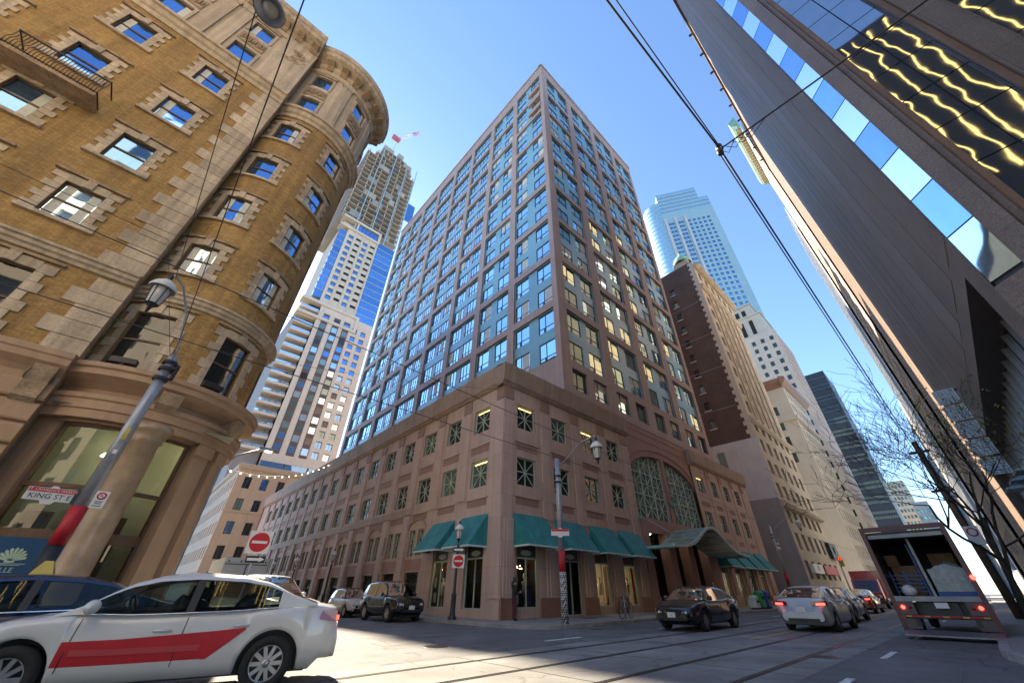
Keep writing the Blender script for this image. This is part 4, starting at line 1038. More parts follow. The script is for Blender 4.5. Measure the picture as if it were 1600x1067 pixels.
# beige stone block at the end of the side street
B = boxroot('beige_stone_building', 'beige stone building closing the side street below the cream high-rise', 10.4, 90)
Wf = Flat(10.4, 90, 1, 0)
facade(B, Wf, 0, 18, .1, 22, [1.3 + 2.9 * i for i in range(6)], [2.2 + 3.9 * k for k in range(5)], 1.25, 2.1, 'beige', 'glassk', .25, pms=['glassk', 'glassd', 'glassb', 'glassk'])
Wl = Flat(10.4, 148, 0, -1)
facade(B, Wl, 0, 58, .1, 22, [1.5 + 3.0 * i for i in range(19)], [2.2 + 3.9 * k for k in range(5)], 1.25, 2.1, 'beige', 'glassk', .25)
shell(B, 10.75, 28.1, 90.35, 147.5, 0, 21.6, 'beige')
g = MB(); pr = [(0, 21.2), (.3, 21.3), (.45, 21.9), (.45, 22.1), (0, 22.3)]
g.wprof(Wf, -.3, 18.2, pr); g.wprof(Wl, -.2, 57.7, pr); obj('cornice', g, 'beige', B)
g = MB(); pr = [(0, 13.6), (.12, 13.6), (.12, 13.95), (0, 14)]; g.wprof(Wf, -.1, 18, pr); obj('belt_course', g, 'beige', B)
# cream high-rise still under construction
T = boxroot('cream_highrise', 'cream high-rise with dark window strips, topped by an unfinished concrete frame', 16.1, 112)
Wc = Flat(16.1, 112, 1, 0); FL = [31.4 + 3.0 * k for k in range(15)]
facade(T, Wc, 0, 17.6, 30, 79, [11.2, 14.1], FL, 1.7, 1.9, 'cream', 'glassk', .45, pms=['glassw', 'glassk', 'glassb', 'glassd'])
for a in (1.45, 5.0, 8.2):
    g = MB(); g.wbox(Wc, a, a + 2.0, 31, 76.5, .0, .08); s_ = obj('bronze_strip', g, 'bronze', T)
    for z in FL: g = MB(); g.wbox(Wc, a + .2, a + 1.8, z + .4, z + 2.2, .08, .11); obj('strip_window', g, random.choice(['glassb', 'glassk', 'glassw', 'glassd']), s_, False)
for z in FL + [76.4]:
    g = MB(); g.box(10.5, 16.0, 112.6, 115, z - .25, z - .05); g.box(10.5, 16.0, 112.6, 112.72, z - .05, z + .45); o = obj('balcony', g, 'cream', T)
    g = MB(); g.box(10.55, 15.9, 112.62, 112.66, z + .45, z + 1.05); obj('glass_guard', g, 'glassw', o, False)
shell(T, 10.8, 15.98, 114.6, 140, .1, 78, 'gstone'); shell(T, 16.5, 33.2, 112.6, 140, .1, 78.8, 'cream')
g = MB(); g.wbox(Wc, 0, 17.6, 22, 25.3, 0, .1); g.wbox(Wc, 0, 17.6, 28.8, 30, 0, .1); obj('base_band', g, 'cream', T)
for a in (.3, 5.9, 11.6): g = MB(); g.wbox(Wc, a, a + 5.2, 25.3, 28.8, -.2, .0); obj('base_glazing', g, 'glassb', T)
for (x0, x1, z0, z1) in ((10.2, 28.4, 73.5, 80), (11.8, 27.0, 116.5, 122.5)):
    W = Flat(x0, 111.5, 1, 0); L = x1 - x0
    g = MB(); g.wbox(W, 0, L, z0, z0 + 1.0, -4, 0); g.wbox(W, 0, L, z1 - 1, z1, -4, 0); g.wbox(W, L - .9, L, z0 + 1, z1 - 1, -4, 0); g.wbox(W, L * .38, L * .38 + .5, z0 + 1, z1 - 1, -3, -.4); o = obj('framed_storey', g, 'cream', T)
    for k in range(5): a = L * .40 + k * (L * .53 / 5); g = MB(); g.wbox(W, a + .05, a + L * .53 / 5 - .03, z0 + 1.05, z1 - 1.05, -.8, -.6); obj('glazing', g, 'glassb', o, False)
Wm = Flat(12.4, 112.2, 1, 0); FM = [82.2 + 3.02 * k for k in range(11)]
facade(T, Wm, 2.6, 14.4, 79, 117, [3.6, 9.1], FM, 1.7, 1.75, 'cream', 'glassb', .35, mull=False)
for z in FM:
    for a in (6.3, 11.9): g = MB(); g.wbox(Wm, a, a + 1.8, z, z + 1.9, .004, .03); o = obj('recess_balcony', g, 'dark', T); g = MB(); g.wbox(Wm, a, a + 1.8, z, z + .7, .03, .09); obj('guard', g, 'cream', o, False)
    g = MB(); g.box(12.5, 14.9, 112.5, 114, z - .3, z + 2.6); obj('corner_glazing', g, 'glassb', T); g = MB(); g.box(12.4, 15.0, 112.4, 114, z + 2.6, z + 2.72); obj('floor_edge', g, 'cream', T)
    for u in (5.55, 8.35, 11.2): pass
for u in (5.5, 8.3, 11.15, 13.9): g = MB(); g.wbox(Wm, u, u + .45, 79, 117, .0, .35); obj('cream_rib', g, 'cream', T)
shell(T, 13, 26.6, 114, 138, 79, 121, 'cream')
for k in range(28):
    z = 82 + 3.02 * k - 30
    if z > 118: break
    g = MB(); g.box(26.9, 33.8, 112.4, 115, z, z + 2.75); o = obj('blue_glazing', g, 'glassb', T); g = MB(); g.box(26.85, 33.9, 112.3, 115, z + 2.75, z + 3.02); obj('floor_edge', g, 'paleb', T)
random.seed(8)
for k in range(19):
    z = 122 + 3.1 * k; top = k > 15
    x0, x1 = (10.6, 34) if not top else (14 + 2 * (k - 16), 32 - 2 * (k - 16))
    g = MB(); g.box(x0, x1, 113, 138, z, z + .32); o = obj('floor_slab', g, 'conc', T)
    if k < 18:
        for i in range(7): x = x0 + .6 + (x1 - x0 - 1.6) * i / 6; g = MB(); g.box(x, x + .45, 113.5, 114.4, z + .32, z + 3.1); obj('column', g, 'conc', T)
        g = MB(); g.box(x0 + 1.5, x1 - 1.5, 119, 132, z + .32, z + 3.1); obj('core_wall', g, 'conc', T)
        if random.random() < .6: a = random.uniform(x0, x1 - 5); g = MB(); g.box(a, a + random.uniform(2, 5), 113.1, 113.2, z + .32, z + 3.1); obj('debris_net', g, random.choice(['conc', 'bronze', 'gstone']), T)
        g = MB(); g.box(x0 - .1, x0 + .02, 113, 130, z + .4, z + 1.5); obj('edge_screen', g, 'gstone', T)
for x in (16.6, 22.6, 28.6, 33.6): g = MB(); g.box(x, x + .35, 112.5, 112.9, 118, 177); obj('hoist_mast', g, 'paleb', T)
for (x0, x1, z) in ((16, 21, 181), (23, 26, 182), (27, 31, 178)): g = MB(); g.box(x0, x1, 113.2, 120, z - 3, z); obj('formwork', g, 'conc', T)
g = MB(); g.box(33.9, 37.5, 113, 113.2, 140, 152); obj('blue_net', g, 'glassb', T)
CR = thing('tower_crane', 'pink and white luffing crane on top of the unfinished tower', 'crane', (21, 118, 178))
def lattice(a, b, w, n, m, nm, root):
    a = Vector(a); b = Vector(b); d = (b - a).normalized(); s = d.cross(Vector((0, 0, 1))).normalized() * w; t = s.cross(d).normalized() * w; g = MB()
    ps = [(a + (b - a) * i / n) for i in range(n + 1)]
    for o in (s + t, s - t, -s - t, -s + t): g.tube([ps[0] + o, ps[-1] + o], .12, 4)
    for i in range(n):
        g.tube([ps[i] + s + t, ps[i + 1] + s - t], .08, 4); g.tube([ps[i] - s - t, ps[i + 1] - s + t], .08, 4); g.tube([ps[i] + s - t, ps[i + 1] - s - t], .08, 4); g.tube([ps[i] + s + t, ps[i + 1] - s + t], .08, 4)
    tag(obj(nm, g, m, root), kind='stuff')
M['pink'] = mat('pink_red_paint', (0.55, 0.16, 0.25), 0.5, var=0.1)
lattice((21, 118, 178), (21, 118, 199), .7, 9, 'white', 'mast', CR); lattice((21.5, 118, 199), (27.5, 118.3, 214), .5, 7, 'white', 'jib', CR); lattice((27.5, 118.3, 214), (30.8, 118.4, 220), .5, 4, 'pink', 'jib_head', CR)
g = MB(); g.box(18.5, 22.5, 117, 119, 198.5, 200.5); obj('cab', g, 'pink', CR); g = MB(); g.tube([(19, 118, 201), (30.6, 118.4, 220)], .06, 4); obj('pendant_line', g, 'white', CR)
# grey towers seen past the hotel
B = boxroot('grey_slab_tower', 'pale grey tower glimpsed between hotel and cream high-rise', 11, 205); Wf = Flat(11.5, 205, 1, 0)
facade(B, Wf, 0, 12, .1, 84, [1 + 2.2 * i for i in range(5)], [3 + 3.3 * k for k in range(24)], 1.4, 1.6, 'paleb', 'glassb', .2, mull=False, nparts=60); shell(B, 11.9, 23.2, 205.3, 225, 0, 83.7, 'paleb')

# ---- right side of the main street, beyond the main building
B = boxroot('brown_brick_block', 'dark brown brick side wall with cream stone front and green corner dome', 73, 17)
Ws = Flat(73, 55, 0, -1)
facade(B, Ws, 0, 38, 24, 68, [31.0], [27.2 + 3.75 * k for k in range(10)], 1.0, 1.7, 'brown', 'glassk', .3, mull=False, pms=['glassk', 'glassd', 'glassk', 'litwarm'])
for k in range(10): g = MB(); g.wbox(Ws, 30.8, 32.2, 27.0 + 3.75 * k, 27.17 + 3.75 * k, 0, .15); obj('sill', g, 'wpaint', B)
for z in (30.5, 39, 47, 56): g = MB(); g.wbox(Ws, 0, 36.5, z, z + .09, .0, .02); obj('wall_band', g, 'gstone', B)
g = MB(); g.wall(Ws, 0, 38, 14, 24, [(30.6, 32.0, 19.6, 22.6)], .3); obj('white_wall', g, 'wpaint', B); inst('window', win_mesh(1.4, 3.0, 'glassd', 'wpaint', False), Ws, 30.6, 19.6, -.3, B)
g = MB(); g.wall(Ws, 0, 38, .1, 14); obj('grey_wall', g, 'gstone', B)
for k in range(56): g = MB(); w = 1.25 if k % 2 else .85; g.wbox(Ws, 38 - w, 38.0, 24 + .78 * k, 24.77 + .78 * k, .0, .06); obj('quoin', g, 'pstone', B)
Wq = Flat(73, 17, 1, 0)
facade(B, Wq, 0, 23.4, .1, 67, [1.5 + 3.6 * i for i in range(6)], [3 + 3.75 * k for k in range(17)], 1.7, 2.3, 'beige', 'glassd', .55, nparts=96)
for (z, pj) in ((13.2, .8), (27.5, .5), (60, .7), (66.5, 1.2)): g = MB(); g.wprof(Wq, -.1, 23.5, [(0, z - .8), (pj * .4, z - .7), (pj, z - .1), (pj, z + .2), (0, z + .5)]); obj('cornice', g, 'beige', B)
for i in range(26): g = MB(); u = .4 + .9 * i; g.wbox(Wq, u, u + .4, 12.5, 12.9, .3, .75); obj('cornice_block', g, 'beige', B)
for i in range(5): g = MB(); u = 4.0 + 3.6 * i; g.wbox(Wq, u, u + .75, 28.5, 59.5, .0, .3); obj('pilaster', g, 'beige', B)
shell(B, 73.4, 96, 17.6, 54.5, 0, 66.8, 'brown')
g = MB(); g.box(73.6, 76.8, 18, 21.6, 67, 70.2); g.box(73.9, 76.5, 17.9, 18.0, 67.6, 69.6); tw = obj('dome_base', g, 'beige', B)
g = MB(); g.lathe([(2.2, 0), (2.25, .3), (2.0, 1.3), (1.4, 2.3), (.6, 3.0), (.25, 3.3), (.2, 4.2), (0, 4.5)], (75.2, 19.8, 70.2), 16); obj('dome', g, 'copper', B)
g = MB(); g.lathe([(0, .05), (.55, .05), (.55, 0)], (75.2, 17.88, 68.7), 14, axis='y'); obj('round_window', g, 'dark', B)
g = MB(); g.box(94.5, 96.4, 17, 19, 67, 69.2); obj('roof_turret', g, 'copper', B)
# shop signs along its foot
for i, (x, w, m, lab) in enumerate(((75.5, 5.5, 'white', 'white shop fascia sign low on the cream stone building'), (82.2, 8, 'redp', 'long red shop fascia sign beside a white one on the far side'), (92, 5, 'black', 'black square sign with gold mark on the far stone building'))):
    z = 3.7 if i < 2 else 6.2
    S_ = thing('shop_sign', lab, 'sign', (x, 16.6, z)); g = MB(); g.box(x, x + w, 16.35, 16.85, z, z + (1.2 if i < 2 else 2.6)); obj('board', g, m, S_)
    if i == 0: obj('lettering', text_mesh('77', 1.0, 'signblk'), None, S_, True, (x + 2.6, 16.33, z + .6))
    if i == 2: g = MB(); g.lathe([(0, .02), (.6, .02), (.6, 0)], (x + 2.4, 16.33, z + 1.5), 14, axis='y'); obj('gold_emblem', g, 'lyellow', S_)
# low infill behind the gap between main building and brown block
B = boxroot('low_grey_building', 'low dark shopfront tucked between main building and grey side wall', 58, 20); shell(B, 57.6, 72.9, 22, 50, .1, 5.2, 'gstone', 'wall')
for i in range(4): g = MB(); g.box(58.2 + 3.6 * i, 61.2 + 3.6 * i, 21.93, 22.01, .6, 3.6); obj('dark_window', g, 'glassk', B)
B = boxroot('sun_blocking_block', 'added unseen block behind the main tower, keeping sun out of the gap', 58, 56); shell(B, 57.6, 73.5, 57, 85, 0, 78, 'gstone', 'wall')  # unseen block, added to stop sun streaming through the gap
# stone bank with red-brown cornice
B = boxroot('stone_bank', 'pale stone bank block with a red-brown overhanging roof cornice', 121, 17)
Wb = Flat(121, 17, 1, 0); Ws = Flat(121, 45, 0, -1)
facade(B, Wb, 0, 24, .1, 52, [1.6 + 3.2 * i for i in range(7)], [4 + 4 * k for k in range(12)], 1.6, 2.6, 'pstone', 'glassd', .5, nparts=60)
facade(B, Ws, 0, 28, .1, 52, [3 + 4 * i for i in range(6)], [30 + 4.4 * k for k in range(4)], 1.6, 2.6, 'pstone', 'glassd', .4)
shell(B, 121.6, 144.5, 17.7, 44.5, 0, 51.8, 'pstone')
g = MB(); pr = [(0, 51), (.5, 51.3), (1.5, 52.4), (1.6, 53.4), (0, 54)]; g.wprof(Wb, -1.5, 24.5, pr); g.wprof(Ws, 0, 27.9, pr); obj('roof_cornice', g, 'plinth', B)
g = MB(); pr = [(0, 41), (.5, 41.3), (.6, 42), (0, 42.3)]; g.wprof(Wb, -.5, 24, pr); g.wprof(Ws, 0, 27.9, pr); obj('belt_cornice', g, 'pstone', B)
# tall old bank tower
B = boxroot('setback_bank_tower', 'tall pale stone skyscraper with setbacks behind the stone bank', 160, 17)
Ws = Flat(160, 60, 0, -1); Wb = Flat(160, 17, 1, 0)
facade(B, Ws, 0, 43, .1, 92, [3 + 3.4 * i for i in range(12)], [6 + 3.7 * k for k in range(23)], 1.4, 2.0, 'pstone', 'glassk', .35, mull=False, nparts=276)
M['salmon'] = mat('salmon_wall', (0.58, 0.40, 0.30), 0.8, var=0.1, scale=0.2)  # salmon colour for the street front only; side face stays pale
facade(B, Wb, 0, 26, .1, 92, [2 + 3.4 * i for i in range(7)], [6 + 3.7 * k for k in range(23)], 1.4, 2.0, 'salmon', 'glassd', .35, mull=False, nparts=20)
shell(B, 160.5, 185.5, 17.6, 59.5, 0, 91.8, 'pstone')
for (a, b, c, d, z0, z1) in ((162, 184, 19.4, 56, 91.8, 103), (165, 181, 22, 50, 103, 111)):
    o = shell(B, a, b, c, d, z0, z1, 'pstone', 'setback_storey')
    W = Flat(a, d, 0, -1)
    for i in range(9): g = MB(); u = 1.5 + (d - c - 3) * i / 9; g.wbox(W, u, u + 1.6, z0 + 2, z1 - 2, .01, .05); obj('arched_opening', g, 'dark', o, False)
    g = MB(); g.box(a - .4, b + .4, c - .4, d + .4, z1, z1 + .8); obj('crown_band', g, 'pstone', o, False)
# curved pale blue glass tower
B = boxroot('curved_glass_tower', 'pale blue glass skyscraper with rounded left end and white ribs', 158, 46)
def azp(a, d): return (d * math.sin(R(a)), d * math.cos(R(a)))
pA = azp(74.6, 166); pB = azp(83.6, 176); W3 = Flat(pA[0], pA[1], pB[0] - pA[0], pB[1] - pA[1]); L3 = math.hypot(pB[0] - pA[0], pB[1] - pA[1])
FR = 3.45; nfl = 56
ang = math.atan2(W3.u[1], W3.u[0]); rr = 8.5
dc = (pA[0] - W3.n[0] * rr, pA[1] - W3.n[1] * rr)
class D3:
    seg = 1.4
    def p(s, u, v, n=0.0):
        a = u / rr; q = rr + n
        return (dc[0] + q * (W3.n[0] * math.cos(a) + W3.u[0] * math.sin(a)), dc[1] + q * (W3.n[1] * math.cos(a) + W3.u[1] * math.sin(a)), v)
d3 = D3(); ul = -2.6 * rr
M['bluelt'] = mat('pale_sky_glass', (0.55, 0.78, 0.84), 0.05, metal=0.85, var=0.05)
g = MB(); g.wall(d3, ul, 0, .1, 205); obj('round_end', g, 'paleb', B)
for k in range(nfl): z = 10 + FR * k; g = MB(); g.wbox(d3, ul, -.2, z, z + 1.9, .0, .08); obj('ribbon_window', g, 'bluelt', B)
cols3 = [2.2, 3.9, 7.4, 9.1, 13.0, 15.6, 18.2, 20.8, 23.4]
cols3 = [c for c in cols3 if c < L3 - 2]
facade(B, W3, 0, L3, .1, 192, cols3, [20 + FR * k for k in range(48)], 1.5, 1.9, 'paleb', 'glassb', .3, mull=False, fm='paleb', nparts=300)
for k in range(6):
    z = 193 + FR * k; g = MB(); w = L3 * (1 if k < 3 else .82)
    g.wbox(W3, 0, w, z - 1, z + .6, -14, .02); o = obj('crown_band', g, 'paleb', B); g = MB(); g.wbox(W3, .1, w - .1, z + .6, z + 2.45, -14, -.15); obj('crown_glazing', g, 'bluelt', o, False)
for u in (.4, 6.0, 11.4): g = MB(); g.wbox(W3, u, u + 1.2, 10, 188, .0, .9); obj('white_rib', g, 'wpaint', B)
g = MB(); ps = [W3.p(0, .1, -.4), W3.p(L3, .1, -.4), W3.p(L3, .1, -30), W3.p(0, .1, -30)]; n_ = [(p[0], p[1], 191) for p in ps]
for i in range(4): j = (i + 1) % 4; g.quad(ps[i], ps[j], n_[j], n_[i])
g.poly(n_); obj('back_walls', g, 'paleb', B)
# black steel tower far down the street
B = boxroot('black_steel_tower', 'black steel office tower far down the street', 420, 23); Ws = Flat(420, 44, 0, -1); Wb = Flat(420, 23, 1, 0)
shell(B, 420.2, 470, 23.1, 44, 0, 178, 'blackst', 'frame')
for k in range(44): z = 12 + 3.7 * k; g = MB(); g.wbox(Ws, .4, 20.6, z, z + 1.9, -.2, .05); obj('window_band', g, 'glassk' if k % 3 else 'blackst', B)
for k in range(15): g = MB(); u = .3 + 1.45 * k; g.wbox(Ws, u, u + .3, 5, 178, -.1, .3); obj('steel_mullion', g, 'blackst', B)
B = boxroot('distant_stone_block', 'hazy beige office block at the far end of the street', 350, 8); Ws = Flat(350, 18, 0, -1)
facade(B, Ws, 0, 9, .1, 62, [.6 + 1.7 * i for i in range(5)], [4 + 3.6 * k for k in range(16)], 1.1, 1.8, 'beige', 'glassd', .2, mull=False); shell(B, 350.4, 380, 9.2, 17.9, 0, 61.8, 'beige')
B = boxroot('distant_glass_block', 'lower grey office block beside the distant beige one', 330, 4); Ws = Flat(330, 10, 0, -1)
facade(B, Ws, 0, 7, .1, 46, [.5 + 1.6 * i for i in range(4)], [4 + 3.6 * k for k in range(11)], 1.1, 1.8, 'gstone', 'glassd', .2, mull=False); shell(B, 330.4, 349, 3.3, 9.9, 0, 45.8, 'gstone')
# ---- near side of the street beyond the granite tower
def sliver(name, label, x0, x1, y, h, wallm, pm, cat='building', rows=3.7, ww=1.6, cs=3.2):
    b = boxroot(name, label, x0, y); W = Flat(x1, y, -1, 0); n = int((x1 - x0 - 1) / cs)
    facade(b, W, 0, x1 - x0, .1, h, [1 + cs * i for i in range(n)], [5 + rows * k for k in range(int((h - 8) / rows))], ww, 2.2, wallm, pm, .35, mull=False, nparts=150)
    shell(b, x0 + .1, x1 - .1, y - 30, y - .6, 0, h - .2, wallm); return b, W
b, W = sliver('gold_trim_tower', 'slim stone tower with green bracketed roof cornice beyond the granite tower', 66, 86, -4.25, 93, 'beige', 'glassd')
g = MB(); g.wprof(W, -.9, 20.5, [(0, 91), (.5, 91.4), (1.5, 92.4), (1.7, 94), (0, 95)]); obj('roof_cornice', g, 'copper', b)
for i in range(22): g = MB(); u = .2 + .9 * i; g.wbox(W, u, u + .4, 90.6, 91.8, .3, 1.1); obj('cornice_bracket', g, 'beige', b)
b, W = sliver('white_metal_tower', 'white and silver office tower seen edge-on down the near side', 92, 118, -4.2, 86, 'wpaint', 'glassw')
for i in range(8): g = MB(); u = .3 + 3.2 * i; g.wbox(W, u, u + .35, 4, 86, .0, .4); obj('silver_fin', g, 'steel', b)
b, W = sliver('brown_stone_offices', 'brown stone offices with small blue windows far down the near side', 124, 176, -4.6, 47, 'gstone', 'glassb', cs=4.2)
b, W = sliver('far_glass_offices', 'bluish glass offices at the far end of the near side', 185, 300, -3.8, 40, 'paleb', 'glassb', cs=5)
# ---- behind the camera: block added for sunlit bounce and for reflections in glass
B = boxroot('bounce_offices', 'added pale offices with glowing gold strips behind the camera, for bounce and reflections', -6, -6)
shell(B, -60, -6, -60, -6.3, 0, 46, 'pstone', 'frame')
W = Flat(-6, -6.05, -1, 0)
facade(B, W, 0, 54, .1, 46, [1.5 + 3.2 * i for i in range(16)], [4 + 3.8 * k for k in range(11)], 1.5, 2.2, 'pstone', 'glassk', .2, mull=False)
g = MB(); g.box(-6.0, -5.9, -60, -6.1, 0, 45.9); obj('side_wall', g, 'blackst', B)
for k in range(9): y = -10.4 - 1.1 * k; g = MB(); g.box(-5.9, -5.86, y - .1, y, 24, 45); obj('reflection_strip', g, 'gold', B)  # glowing strips added to be mirrored in the granite tower glass
# ================================================================ street furniture and wires
def lantern(root, x, y, z, s=1.0):
    """heritage lantern; z = bottom of the glass"""
    g = MB(); g.lathe([(0, -.28 * s), (.03 * s, -.26 * s), (.05 * s, -.1 * s), (.13 * s, -.02 * s), (.15 * s, 0)], (x, y, z), 12); obj('lantern_base', g, 'black', root)
    g = MB(); g.lathe([(.14 * s, 0), (.15 * s, .05 * s), (.2 * s, .5 * s), (.19 * s, .52 * s)], (x, y, z), 12); obj('lantern_glass', g, 'lampg', root)
    for k in range(6):
        a = 2 * math.pi * k / 6; g = MB(); g.tube([(x + .145 * s * math.cos(a), y + .145 * s * math.sin(a), z), (x + .21 * s * math.cos(a), y + .21 * s * math.sin(a), z + .52 * s)], .012 * s, 4); obj('glazing_bar', g, 'black', root)
    g = MB(); g.lathe([(.29 * s, .5 * s), (.3 * s, .54 * s), (.24 * s, .68 * s), (.12 * s, .8 * s), (.06 * s, .84 * s)], (x, y, z), 16); obj('lantern_cap', g, 'white', root)
    g = MB(); g.lathe([(.08 * s, .82 * s), (.05 * s, .9 * s), (.07 * s, .95 * s), (.03 * s, 1.02 * s), (0, 1.1 * s)], (x, y, z), 10); obj('finial', g, 'black', root)
def disc_sign(root, x, y, z, r, rz, name='no_entry'):
    """square white plate with red disc and white bar, faces local -y"""
    c, s = math.cos(rz), math.sin(rz)
    def T(mb):
        mb.v = [(x + c * a - s * b, y + s * a + c * b, z + h) for a, b, h in mb.v]; return mb
    g = MB(); g.box(-r, r, -.006, .006, -r, r); pl = obj('sign_plate', T(g), 'white', root)
    g = MB(); n = 32; g.poly([(.86 * r * math.cos(2 * math.pi * k / n), -.009, .86 * r * math.sin(2 * math.pi * k / n)) for k in range(n)]); obj('red_disc', T(g), 'signred', pl, False)
    g = MB(); g.box(-.66 * r, .66 * r, -.014, -.011, -.12 * r, .12 * r); obj('white_bar', T(g), 'white', pl, False)
def arrow_sign(root, x, y, z, w, h, rz):
    c, s = math.cos(rz), math.sin(rz)
    def T(mb): mb.v = [(x + c * a - s * b, y + s * a + c * b, z + q) for a, b, q in mb.v]; return mb
    g = MB(); g.box(-w, w, -.005, .005, -h, h); pl = obj('arrow_plate', T(g), 'signblk', root)
    g = MB(); g.poly([(-w * .85, -.008, -h * .4), (w * .35, -.008, -h * .4), (w * .35, -.008, -h * .75), (w * .9, -.008, 0), (w * .35, -.008, h * .75), (w * .35, -.008, h * .4), (-w * .85, -.008, h * .4)]); obj('white_arrow', T(g), 'white', pl, False)
def street_name(root, x, y, z, rz, w=.62, h=.2, words=True):
    c, s = math.cos(rz), math.sin(rz)
    def T(mb): mb.v = [(x + c * a - s * b, y + s * a + c * b, z + q) for a, b, q in mb.v]; return mb
    out = [(-w, -h), (-w * .3, -h), (-w * .2, -h * 1.5), (w * .2, -h * 1.5), (w * .3, -h), (w, -h), (w, h), (w * .2, h), (w * .1, h * 1.35), (-w * .1, h * 1.35), (-w * .2, h), (-w, h)]
    g = MB(); n = len(out)
    for d in (-.006, .006): g.poly([(a, d, b) for a, b in (out if d < 0 else out[::-1])])
    for i in range(n): a = out[i]; b = out[(i + 1) % n]; g.quad((a[0], -.006, a[1]), (a[0], .006, a[1]), (b[0], .006, b[1]), (b[0], -.006, b[1]))
    pl = obj('name_plate', T(g), 'white', root)
    g = MB(); g.box(-w * .97, w * .97, -.009, -.0065, h * .3, h * .95); obj('red_strip', T(g), 'signred', pl, False)
    if words:
        for body, sz, zz, mm in (('ST. LAWRENCE MARKET', .069, h * .62, 'white'), ('KING ST E', .142, -h * .35, 'signblk')):
            me = text_mesh(body, sz, mm, .001); t = obj('lettering', me, None, pl, False); lp = Vector((x, y, z)) - 0 * Vector(); t.location = (x - math.sin(rz) * -.012 * -1, y - math.cos(rz) * .012, z + zz); t.rotation_euler = (0, 0, rz)
# --- tall pole in front of the hotel
px, py = -1.08, 13.4
PL_ = thing('lamp_pole', 'grey street pole with red band, leaning over in front of the hotel column', 'lamp post', (px, py, .13))
g = MB(); g.tube([(px, py, .13), (px, py, 2.05)], [.15, .14], 16); obj('painted_base', g, 'black', PL_)
g = MB(); g.tube([(px, py, 2.05), (px, py, 2.82)], .145, 16); obj('red_band', g, 'redp', PL_)
g = MB(); g.tube([(px, py, 2.82), (px, py, 6.8)], [.135, .115], 16); obj('shaft', g, 'steel', PL_)
g = MB(); g.tube([(px, py, 6.5), (px - .02, py - .1, 7.0), (px - .25, py - .4, 8.0), (px - .6, py - .9, 8.55), (px - .85, py - 1.25, 8.6)], .03, 8); obj('curved_arm', g, 'steel', PL_)
lantern(PL_, px - .88, py - 1.3, 7.5, 1.0)
for z in (6.1, 6.4, 6.6): g = MB(); g.lathe([(.14, -.05), (.17, -.05), (.17, .05), (.14, .05)], (px, py, z), 14); obj('clamp', g, 'black', PL_)
for k, (dz) in enumerate((6.2, 6.35, 6.5)): g = MB(); g.lathe([(0, -.1), (.05, -.08), (.05, .08), (0, .1)], (px + .2, py - .05, dz), 8); obj('insulator', g, 'black', PL_)
for z, h in ((4.35, .3), (4.0, .1)): g = MB(); g.wbox(Flat(px, py - .14, 1, 0), -.03, .05, z, z + h, 0, .01); obj('pole_tag', g, 'lyellow' if h > .2 else 'white', PL_)
SN = thing('street_name_sign', 'white and red street name sign reading KING ST E beside hotel window', 'sign', (px - .75, py - .02, 3.0)); street_name(SN, px - .54, py - .02, 3.0, 0, .38, .13)
g = MB(); g.bar((px - .2, py - .01, 3.0), (px - .1, py, 3.0), .04, .3); obj('bracket', g, 'black', SN)
PK = thing('no_stopping_sign', 'white no stopping sign with red ring on the pole before the hotel column', 'sign', (px + .28, py - .16, 2.9))
g = MB(); g.box(px + .13, px + .36, py - .17, py - .16, 2.8, 3.16); pl = obj('plate', g, 'white', PK)
g = MB(); g.lathe([(.055, 0), (.08, 0), (.08, .006), (.055, .006)], (px + .245, py - .18, 3.06), 20, axis='y'); obj('red_ring', g, 'signred', pl, False)
g = MB(); g.bar((px + .195, py - .18, 3.11), (px + .295, py - .18, 3.01), .018, .01); obj('red_slash', g, 'signred', pl, False)
g = MB(); g.box(px + .18, px + .31, py - .176, py - .172, 2.93, 2.945); g.box(px + .19, px + .3, py - .176, py - .172, 2.89, 2.905); g.box(px + .17, px + .32, py - .176, py - .172, 2.84, 2.855); tag(obj('print', g, 'signblk', pl, False), kind='stuff')
# --- no entry signs
NE = thing('no_entry_sign', 'red no entry sign on a thin post at the mouth of the side street', 'sign', (3.0, 15.07, .13))
g = MB(); g.tube([(3.0, 15.1, .13), (3.0, 15.1, 2.9)], .03, 8); obj('post', g, 'steel', NE); disc_sign(NE, 3.0, 15.05, 2.52, .31, R(-14)); arrow_sign(NE, 3.05, 15.05, 2.06, .26, .09, R(-14))
# --- heritage lantern post with the second no entry sign
def heritage(x, y, top, label, signs=False, group='lantern posts along the side street'):
    h = thing('lantern_post', label, 'lamp post', (x, y, .13), group=group)
    g = MB(); g.lathe([(.22, 0), (.22, .1), (.16, .16), (.13, .3), (.12, .95), (.14, 1.0), (.09, 1.08), (.075, 1.2), (.065, top - 1.35)], (x, y, .13), 14); obj('post', g, 'black', h)
    lantern(h, x, y, top - .95, .85)
    if signs: disc_sign(h, x + .02, y - .12, 2.6, .31, R(-32)); arrow_sign(h, x, y - .12, 3.12, .3, .12, R(-32))
    return h
heritage(12.95, 18.6, 4.6, 'black lantern post carrying a no entry sign at the podium corner', True)
heritage(12.95, 36.5, 4.4, 'nearest plain black lantern post along the side street podium'); heritage(12.95, 46, 4.4, 'second plain black lantern post along the side street podium'); heritage(12.95, 54, 4.4, 'farthest plain black lantern post along the side street podium')
